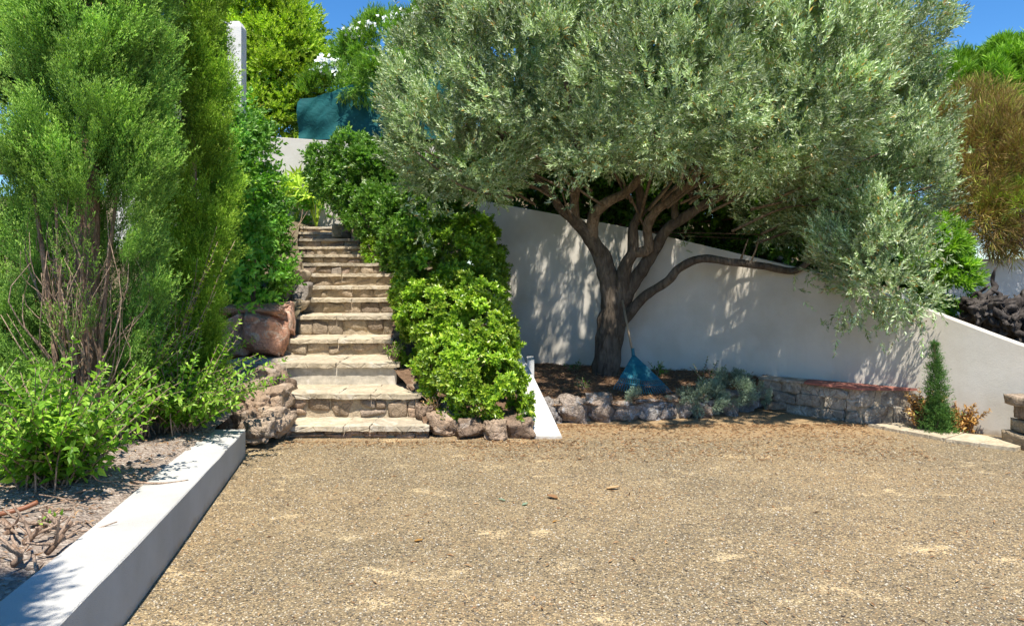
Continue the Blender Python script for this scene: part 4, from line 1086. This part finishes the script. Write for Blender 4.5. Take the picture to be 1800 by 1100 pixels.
# santolina
lf_s = leaf_small(.03, .005, .2); ST = [tuft(rng, 40, .10, .035, lf_s, .6)]
for lab, px, py, D, r in (('round grey-green santolina clump in front of the thin sapling', 1240, 700, 7.95, .12), ('large grey-green santolina clump beside the stone ledge', 1288, 686, 8.15, .17), ('small grey-green tuft right of the rake tines', 1186, 696, 7.95, .07), ('small pale tuft in front of the rake tines', 1122, 700, 7.8, .035), ('silvery tuft nearest the stone ledge', 1330, 692, 8.3, .09)):
    t0 = thing('santolina', lab, 'plant', (at(px, py, D).x, D, .22), 'grey-green plants in the olive bed')
    foliage('foliage', M['grey_leaf'], t0, [(tuple(at(px, py, D)), (r, r, r * .8))], ST, int(px), .8 if r > .1 else .4, 1.2 if r > .1 else .7, dens=60, rs=.05, per=14, inner=.5, upb=.8, lo=0, hi=1)
# fan-leaved plants near stairs top
lf_f = leaf_full(.34, .06, .2, .25); FT = [rosette(rng, 9, lf_f, 1.25)]
for k, (lab, px, py, D) in enumerate((('fan-leaved plant left of the top steps', 474, 330, 16.6), ('fan-leaved plant above the top step', 520, 322, 17.0), ('low fan-leaved plant nearest the glossy shrub at the top of the steps', 556, 336, 16.7))):
    c = at(px, py, D); t0 = thing('fan_plant', lab, 'plant', (c.x, c.y, h_left(c.x, c.y)), 'fan-leaved plants by the top steps')
    g = Geo(); g2 = Geo(); rr = np.random.default_rng(k); Pp = []; Dp = []
    for q in range(11):
        a = rr.random() * 6.28; e = Vector((math.cos(a) * rr.uniform(.1, .45), math.sin(a) * .2, rr.uniform(-.2, .15))) + c
        tube(g2, [(c.x, c.y, h_left(c.x, c.y) - .05), (Vector((c.x, c.y, h_left(c.x, c.y))) + e) / 2 + Vector((0, 0, .1)), e], [.012, .01, .006], 6, 4, rnd=.8); Pp.append(e[:]); Dp.append((math.cos(a) * .7, math.sin(a) * .7, .6))
    scatter(g, FT[0], np.array(Pp), frame(np.array(Dp), rng=rr), np.full(11, 1.0), rr.random(11), rr, .4, 1)
    g.build('leaves', M['tree_y'], t0); g2.build('stalks', M['hedge'], t0)
# low green filling around the top of the stairs
shrub('shrub', 'low green shrub along the left edge of the upper steps', 'shrub', at(505, 420, 13.0), [HB(452, 385, 13.2, (.28, .5, .26)), HB(446, 420, 12.4, (.33, .5, .32)), HB(540, 368, 17.0, (.5, .3, .16))], MT, M['vine'], 35, 12, .16, 20)
shrub('shrub', 'small yellow-green shrub at the right edge of the upper steps', 'shrub', at(665, 470, 12.5), [HB(662, 440, 12.6, (.16, .2, .16)), HB(650, 425, 13.2, (.14, .2, .12))], MT, M['hedge'], 36, 20, .1, 20, smin=.6, smax=.9)

# ------------------------------------------------------------------ background plants
lf_b = leaf_small(.15, .06, .25); BT = [sprig(rng, 12, .3, lf_b, 1.0), sprig(rng, 14, .34, lf_b, .9), rosette(rng, 9, lf_b, 1.0)]
shrub('broadleaf_tree', 'rounded yellow-green tree behind the white terrace wall', 'tree', (-7.3, 20.5, 4.9),
      [HB(480, 90, 21, (1.25, 1.1, 1.35)), HB(450, 30, 21.5, (1.2, 1.1, 1.2)), HB(500, 160, 20.5, (.9, .9, .9)), HB(460, 210, 20, (.9, .8, .6)), HB(505, 120, 20.4, (.75, .8, .8))], BT, M['tree_y'], 40, 6, .36, 24, stemn=5, inner=.8, fill=.2)
shrub('broadleaf_tree', 'dark tree at the top left behind the railing', 'tree', (-10.0, 24, 5.2),
      [HB(400, -20, 24, (1.6, 1.4, 1.3)), HB(300, 60, 24, (2.4, 1.6, 2.4)), HB(120, 60, 24, (2.6, 1.6, 2.6))], BT, M['hedge_dark'], 41, 3, .5, 20, stemn=5)
lf_o = leaf_small(.19, .032, .25); OL = [rosette(rng, 10, lf_o, .85, .08), sprig(rng, 12, .25, lf_o, .7)]
ole = [('oleander with white flowers behind the green cloth, left of the olive crown', [HB(690, 95, 20.5, (1.15, .9, .85)), HB(760, 80, 20.5, (1.0, .9, 1.1)), HB(650, 110, 20.3, (.7, .7, .6)), HB(645, 138, 17.75, (.36, .25, .2)), HB(692, 128, 17.7, (.5, .28, .3)), HB(600, 150, 17.9, (.28, .2, .12))], (-2.9, 20.5, 5)),
       ('smaller oleander with white flowers between the yellow-green tree and the tall oleander', [HB(580, 165, 20, (.62, .6, .42)), HB(545, 185, 19.8, (.5, .5, .42)), HB(610, 160, 20, (.4, .5, .38))], (-5.0, 20, 5))]
for k, (lab, bl, base) in enumerate(ole):
    t0 = shrub('oleander', lab, 'oleander', base, bl, OL, M['oleander'], 42 + k, 7, .3, 20, group='white oleanders above the wall', inner=.85, upb=.6)
    fl_ = leaf_small(.09, .07, .2); FTm = rosette(rng, 6, fl_, 1.1)
    spots = [(622, 52), (650, 48), (626, 68), (684, 35), (705, 32), (722, 40), (652, 88), (700, 50), (735, 18)] if k == 0 else [(570, 108), (585, 112), (575, 122), (590, 128), (560, 130)]
    for (px, py) in spots:
        c = np.array(at(px, py, 19.7 if k == 0 else 19.4)); rr = np.random.default_rng(int(px)); g = Geo()
        P_ = c + rr.normal(size=(16, 3)) * [.12, .08, .07]; FTm.bias = None; scatter(g, FTm, P_, frame(rr.normal(size=(16, 3)) * .5 + [0, -.6, .8], rng=rr), np.full(16, .9), np.ones(16), rr)
        g.build('flower_cluster', M['flower'], t0)
# red flower
shrub('flowering_shrub', 'small shrub with a red flower at the end of the beige wall', 'shrub', at(445, 235, 12.2), [HB(445, 222, 12.4, (.2, .2, .25))], OL, M['red_leaf'], 47, 10, .1, 8, smin=.5, smax=.7)

lf_p = leaf_small(.20, .022, .2); PT = [tuft(rng, 34, .22, .10, lf_p, 1.0), tuft(rng, 34, .22, .10, lf_p, .8)]
shrub('pine_tree', 'broad bright green pine filling the right edge under the sky', 'pine', (13.5, 21, 4.5),
      [HB(1720, 175, 21, (1.5, 1.3, 1.05)), HB(1800, 160, 21, (1.5, 1.4, 1.15)), HB(1880, 180, 21.5, (1.6, 1.4, 1.2)), HB(1690, 230, 20.5, (1.0, 1, .9)), HB(1790, 250, 20.5, (1.4, 1.2, 1.1)), HB(1650, 190, 21.5, (1.2, 1.2, .9)), HB(1980, 180, 22, (1.6, 1.4, 1.2))], PT, M['pine'], 50, 3.6, .36, 20, stemn=7, inner=.8, upb=.9)
lf_q = leaf_small(.14, .007, .2); QT = [tuft(rng, 46, .26, .08, lf_q, .5), tuft(rng, 46, .3, .10, lf_q, .6)]
shrub('tamarisk', 'feathery brown half-dry shrub on the right below the pine', 'shrub', at(1760, 470, 11.0),
      [HB(1750, 275, 11, (.62, .6, .55)), HB(1712, 335, 10.8, (.42, .5, .50)), HB(1790, 320, 10.8, (.6, .6, .62)), HB(1860, 300, 11, (.6, .6, .8)), HB(1735, 385, 10.6, (.46, .4, .22)), HB(1700, 230, 11.3, (.35, .4, .35)), HB(1810, 385, 10.6, (.4, .4, .2))], QT, M['brown'], 51, 12, .22, 12, stemn=10, inner=.7, upb=.5, fill=.2)
shrub('shrub', 'bright yellow-green shrub in front of the brown shrub at the right edge', 'shrub', at(1790, 430, 10.2),
      [HB(1790, 360, 10.15, (.22, .25, .14))], QT, M['hedge'], 52, 16, .12, 12, upb=.7, smin=.5, smax=.8)
shrub('oleander', 'bright green oleander between the olive crown and the charred wood', 'oleander', at(1660, 590, 8.9),
      [HB(1665, 500, 8.9, (.24, .25, .33)), HB(1640, 440, 9.0, (.25, .3, .35)), HB(1690, 530, 8.8, (.13, .18, .13))], [rosette(rng, 10, leaf_full(.12, .02, .2, .1), .8, .06)], M['privet'], 53, 24, .12, 12, upb=.4)

# green shade cloth on the upper wall
t_ = thing('shade_cloth_fence', 'dark green shade cloth screen above the beige wall', 'fence', at(530, 245, 17.8))
g = Geo()
top = [(518, 186), (530, 176), (560, 168), (600, 156), (640, 146), (672, 142), (720, 140), (800, 140)]
def fcl(u, v):
    px = 524 + u * 260; pt_ = float(np.interp(px, [q[0] for q in top], [q[1] for q in top])); pb = 258
    p = at(px, pt_ + (pb - pt_) * v, 18.2)
    w_ = .05 * math.sin(px * .09 + v * 2.0) + .16 * noise.noise(Vector((px * .03 + v, v * 2.2, 0))) + .04 * noise.noise(Vector((px * .08 + v * 6, v * 3, 7)))
    return (p.x, p.y + w_, p.z + .03 * noise.noise(Vector((px * .05, 0, 2))))
grid_surface(g, np.linspace(0, 1, 80), np.linspace(0, 1, 26), fcl)
g.build('cloth', M['cloth'], t_, smooth=True)
for px in (528, 606, 676, 740):
    g = Geo(); p = at(px, 262, 18.32); q = at(px, float(np.interp(px, [a[0] for a in top], [a[1] for a in top])) - 4, 18.32); tube(g, [p, q], [.025, .025], 8, 1, smoothpath=False); g.build('post', M['railing'], t_)

# ------------------------------------------------------------------ charred roots heap
rr = np.random.default_rng(90)
for k, (lab, px, py, sc) in enumerate((('big charred root stump on top of the right-hand wall', 1765, 560, 1.0), ('lower charred root lying along the sloping wall top', 1730, 545, .7), ('charred stump cut off by the right edge', 1815, 590, .95))):
    c = at(px, py, 8.0); t0 = Geo()
    rock(t0, c, (.44 * sc, .4, .36 * sc), rr, .8, .75, 2.6, 5, 4)
    for q in range(13):
        cc_ = c + Vector(rr.normal(size=3) * .11 * sc); Vr, Tr = ico(3); sg = Geo(); rock(sg, (0, 0, 0), (rr.uniform(.2, .36) * sc, .11 * sc, rr.uniform(.05, .12) * sc), rr, .8, .8, 2.2, 6, 3)
        t0.add(sg.V[0] @ np.array(Matrix.Rotation(rr.uniform(-1.3, 1.3), 3, 'Y') @ Matrix.Rotation(rr.uniform(0, 3), 3, 'Z')).T + np.array(cc_), Tr)
    for q in range(7):
        d = Vector(rr.normal(size=3)); d.y *= .6; d.z *= .7; d.normalize()
        p0 = c + Vector(rr.normal(size=3) * .06); p1 = p0 + d * .16 * sc + Vector(rr.normal(size=3) * .05); p2 = p1 + (d + Vector(rr.normal(size=3) * .6)) * .12 * sc; p3 = p2 + Vector(rr.normal(size=3) * .07)
        tube(t0, [p0, p1, p2, p3], [.055 * sc, .042 * sc, .03 * sc, .010], 8, 4, .6, 14, ridge=.3)
    tag(t0.build('charred_stump', M['char'], smooth=True), lab, 'stump', 'charred roots on the right')
g = Geo(); rock(g, (6.0, 8.7, .60), (2.4, 1.7, .9), rr, .8, .1, 1.5, 2, 4)
tag(g.build('earth_mound', M['hill'], smooth=True), None, None, kind='structure')

# ------------------------------------------------------------------ rake
t_ = thing('leaf_rake', 'blue plastic leaf rake leaning upright against the olive trunk', 'rake', at(1128, 690, 8.16))
ap = at(1113, 621, 8.48); topq = at(1094, 528, 8.80)
g = Geo(); tube(g, [ap + Vector((0.004, -.01, -.05)), topq], [.013, .013], 10, 1, smoothpath=False); g.build('handle', M['bamboo'], t_, smooth=True)
bl_, br_ = at(1076, 682, 8.15), at(1182, 688, 8.12)
ax_x = (br_ - bl_); nT = 24
def fan(u, v):
    e = bl_.lerp(br_, u) + Vector((0, 0, -.03 * math.sin(u * math.pi))); p = ap.lerp(e, v)
    return p + Vector((0, -.05 * math.sin(v * math.pi) - .02 * math.sin(u * math.pi) * v, 0))
g = Geo()
for s_ in (0, .006):
    grid_surface(g, np.linspace(.0, 1, 25), np.linspace(.04, .66, 12), lambda u, v: fan(u, v) + Vector((0, s_ + .002 * math.cos(u * 24 * math.pi), 0)))
head_ = g.build('head', M['rake'], t_)
for k in range(nT):
    u = (k + .5) / nT; g = Geo(); pts = [fan(u, v) + Vector((0, -.004, 0)) for v in (.3, .5, .7, .88, .97)] + [fan(u, 1.0) + Vector((0, -.035, -.004))]
    tube(g, pts, [.0055, .006, .006, .0055, .005, .004], 4, 2); g.build('tine', M['rake'], head_)
for v in (.66, .80):
    g = Geo(); tube(g, [fan(u, v) + Vector((0, -.006, 0)) for u in np.linspace(.01, .99, 9)], [.007, .007], 6, 2); g.build('crossbar', M['rake'], head_)
g = Geo(); tube(g, [ap + Vector((.004, -.014, -.07)), ap + Vector((-.006, -.004, .06))], [.022, .018], 10, 2, smoothpath=False); g.build('socket', M['rake'], t_)

# ------------------------------------------------------------------ small things on the planter
rr = np.random.default_rng(95)
def twig_pts(x, y, z, L, a, el, bend=.15):
    d = Vector((math.cos(a) * math.cos(el), math.sin(a) * math.cos(el), math.sin(el))); p = Vector((x, y, z)); out = [p.copy()]
    for q in range(4):
        d = (d + Vector(rr.normal(size=3) * bend)).normalized(); p = p + d * L / 4; p.z = max(p.z, .262); out.append(p.copy())
    return out
lab_tw = 'short brown twig lying on the dry soil of the left bed'
for k in range(46):
    y = rr.uniform(3.15, 4.6); x = kx(y) - .36 - rr.random() ** 1.3 * 1.0
    g = Geo(); tube(g, twig_pts(x, y, .285, rr.uniform(.10, .34), rr.random() * 6.28, rr.uniform(-.1, .15)), [rr.uniform(.003, .008), .003], 6, 3, .2, 25)
    tag(g.build('twig', M['twig'], smooth=True), lab_tw, 'twig', 'twigs scattered on the soil behind the kerb')
for k, (px, py) in enumerate(((75, 925), (55, 950), (95, 965), (35, 985), (110, 940), (20, 935))):
    D = (EYE - .27) * F / (py - YH); c = at(px, py, D); g = Geo()
    t0 = thing('cut_stub', ['cut grey-brown root stub with pale sawn twigs, lying near the kerb'][0], 'stub', (c.x, c.y, .27), 'cut stubs lying on the soil')
    tube(g, [(c.x - .03, c.y, .255), (c.x, c.y, .285), (c.x + rr.normal() * .05, c.y + .02, .33)], [.016, .014, .010], 7, 3, .3, 20); g.build('stump', M['bark_cyp'], t0, smooth=True)
    for q in range(4):
        g = Geo(); tube(g, twig_pts(c.x, c.y, .29, rr.uniform(.08, .2), rr.random() * 6.28, rr.uniform(.1, .9)), [.009, .007, .005], 6, 3, .2, 25); g.build('prong', M['twig'], t0, smooth=True)
def hose(label, pts, r):
    g = Geo(); tube(g, pts, [r, r], 10, 6, .08, 10); return tag(g.build('water_pipe', M['hose'], smooth=True), label, 'pipe')
hose('brown pipe lying on the soil at the left edge of the photo', [at(-60, 915, 3.75), at(0, 903, 3.75), at(40, 893, 3.80), at(66, 882, 3.85)], .013)
hose('brown pipe on the soil below the nearest cypress', [at(60, 765, 5.3), at(120, 757, 5.3), at(165, 752, 5.25), at(200, 748, 5.2)], .017)

# leaves lying on the gravel: single big ones and the litter
def curled(name, label, px, py, L, W, az, mat, seed):
    D = EYE * F / (py - YH); c = at(px, py, D); rq = np.random.default_rng(seed); g = Geo()
    us = np.linspace(0, 1, 9); vs = np.linspace(-1, 1, 7)
    def fn(u, v):
        wv = W * math.sin(math.pi * min(1, u * .95 + .04)) ** .8 * v / 2; z = .004 + L * .07 * math.sin(u * 3.1) ** 2 + abs(v) ** 1.6 * W * .2 + L * .14 * u ** 3 + .004 * rq.normal() * 0
        x = (u - .5) * L; return (c.x + x * math.cos(az) - wv * math.sin(az), c.y + x * math.sin(az) + wv * math.cos(az), z)
    grid_surface(g, us, vs, fn, .3 if seed % 2 else .9)
    return tag(g.build(name, mat, smooth=True), label, 'leaf')
curled('fallen_leaf', 'dark brown curled leaf on the gravel in the middle', 971, 876, .085, .05, 2.5, M['litter'], 1)
curled('fallen_leaf', 'pale tan leaf on the gravel right of the dark brown leaf', 1078, 860, .10, .045, .1, M['litter'], 2)
curled('fallen_leaf', 'small green leaf on the gravel left of the dark brown leaf', 882, 880, .055, .022, 2.7, M['grey_leaf'], 3)
curled('fallen_leaf', 'green leaf pair just left of the dark brown leaf', 923, 888, .05, .03, .7, M['grey_leaf'], 5)
curled('fallen_leaf', 'small orange-brown leaf in front of the dark brown leaf', 975, 918, .035, .02, .7, M['dry'], 7)
curled('fallen_leaf', 'reddish leaf on the gravel near the lower left', 736, 952, .05, .03, .1, M['dry'], 9)

rr = np.random.default_rng(97)
lfl = leaf_small(.05, .011, .4); Pq, Dq = [], []
n = 5200
x = rr.uniform(-.4, 3.6, n); y = 7.62 - rr.random(n) ** 2.0 * 1.5 - .1 * rr.random(n)
ok = y < np.array([ey(max(.1, q)) for q in x]) - .0
Pq.append(np.stack([x, y, np.full(n, .006)], 1)[ok])
n = 5200; x = rr.uniform(.1, 3.0, n); v = rr.random(n); yy = np.array([ey(a) * (1 - b) + (wall_y(a) - .02) * b for a, b in zip(x, v)])
Pq.append(np.stack([x, yy, np.array([fbed((a - .05) / 3.3, b)[2] + .012 for a, b in zip(x, v)])], 1))
n = 500; y = 2.7 + rr.random(n) * 4.0; x = rr.uniform(-1.6, 4.3, n); Pq.append(np.stack([x, y, np.full(n, .006)], 1))
n = 700; y = 6.7 + rr.random(n) ** 2 * .25 * -1; x = rr.uniform(-2.1, .6, n); Pq.append(np.stack([x, y + .1, np.full(n, .006)], 1))
n = 1500; y = rr.uniform(2.2, 6.3, n); x = np.array([kx(a) for a in y]) - .34 - rr.random(n) * 1.6; Pq.append(np.stack([x, y, np.array([fsoil(max(0, (kx(b) - .25 - a) / 7), b)[2] + .008 for a, b in zip(x, y)])], 1))
Pq = np.concatenate(Pq); Dq = np.stack([rr.normal(size=len(Pq)), rr.normal(size=len(Pq)), rr.normal(size=len(Pq)) * .12], 1)
V, T, kk = place(lfl, Pq, frame_up(Dq, rr, .25), .35 + .8 * rr.random(len(Pq)))
g = Geo(); g.add(V, T, np.repeat(rr.random(len(Pq)), kk), .6)
tag(g.build('leaf_litter', M['litter']), 'small brown fallen leaves strewn on the gravel and under the olive tree', 'leaf litter', kind='stuff')

# loose pebbles
V0_, T0_ = ico(1)
n = 26000
u = rr.random(n); y = 2.3 + 5.0 * u ** 1.4; x = rr.uniform(-1.0, 1.0, n) * (y * .72 + .1)
ok = (x > np.array([kx(a) for a in y]) + .01) & (x < 4.2); x, y = x[ok], y[ok]; n = len(x)
s_ = .0028 + .0035 * rr.random(n) ** 2
V = (V0_[None] * (s_[:, None, None] * np.stack([1 + .5 * rr.random(n), 1 + .5 * rr.random(n), .7 + .3 * rr.random(n)], 1)[:, None, :])) + np.stack([x, y, s_ * .35], 1)[:, None, :]
g = Geo(); g.add(V.reshape(-1, 3), (T0_[None] + (np.arange(n) * len(V0_))[:, None, None]).reshape(-1, 3), np.repeat(rr.random(n), len(T0_)), .5)
m, t = nt('loose_pebbles'); finish(t, ramp(t, attr(t, 'rnd'), [(0, (.13, .11, .09)), (.3, (.30, .25, .18)), (.7, (.48, .40, .28)), (.92, (.42, .37, .28)), (1, (.48, .44, .38))]), .85, None, .3)
tag(g.build('loose_gravel', m, smooth=True), 'tiny loose pebbles on the driveway surface', 'gravel', kind='stuff')
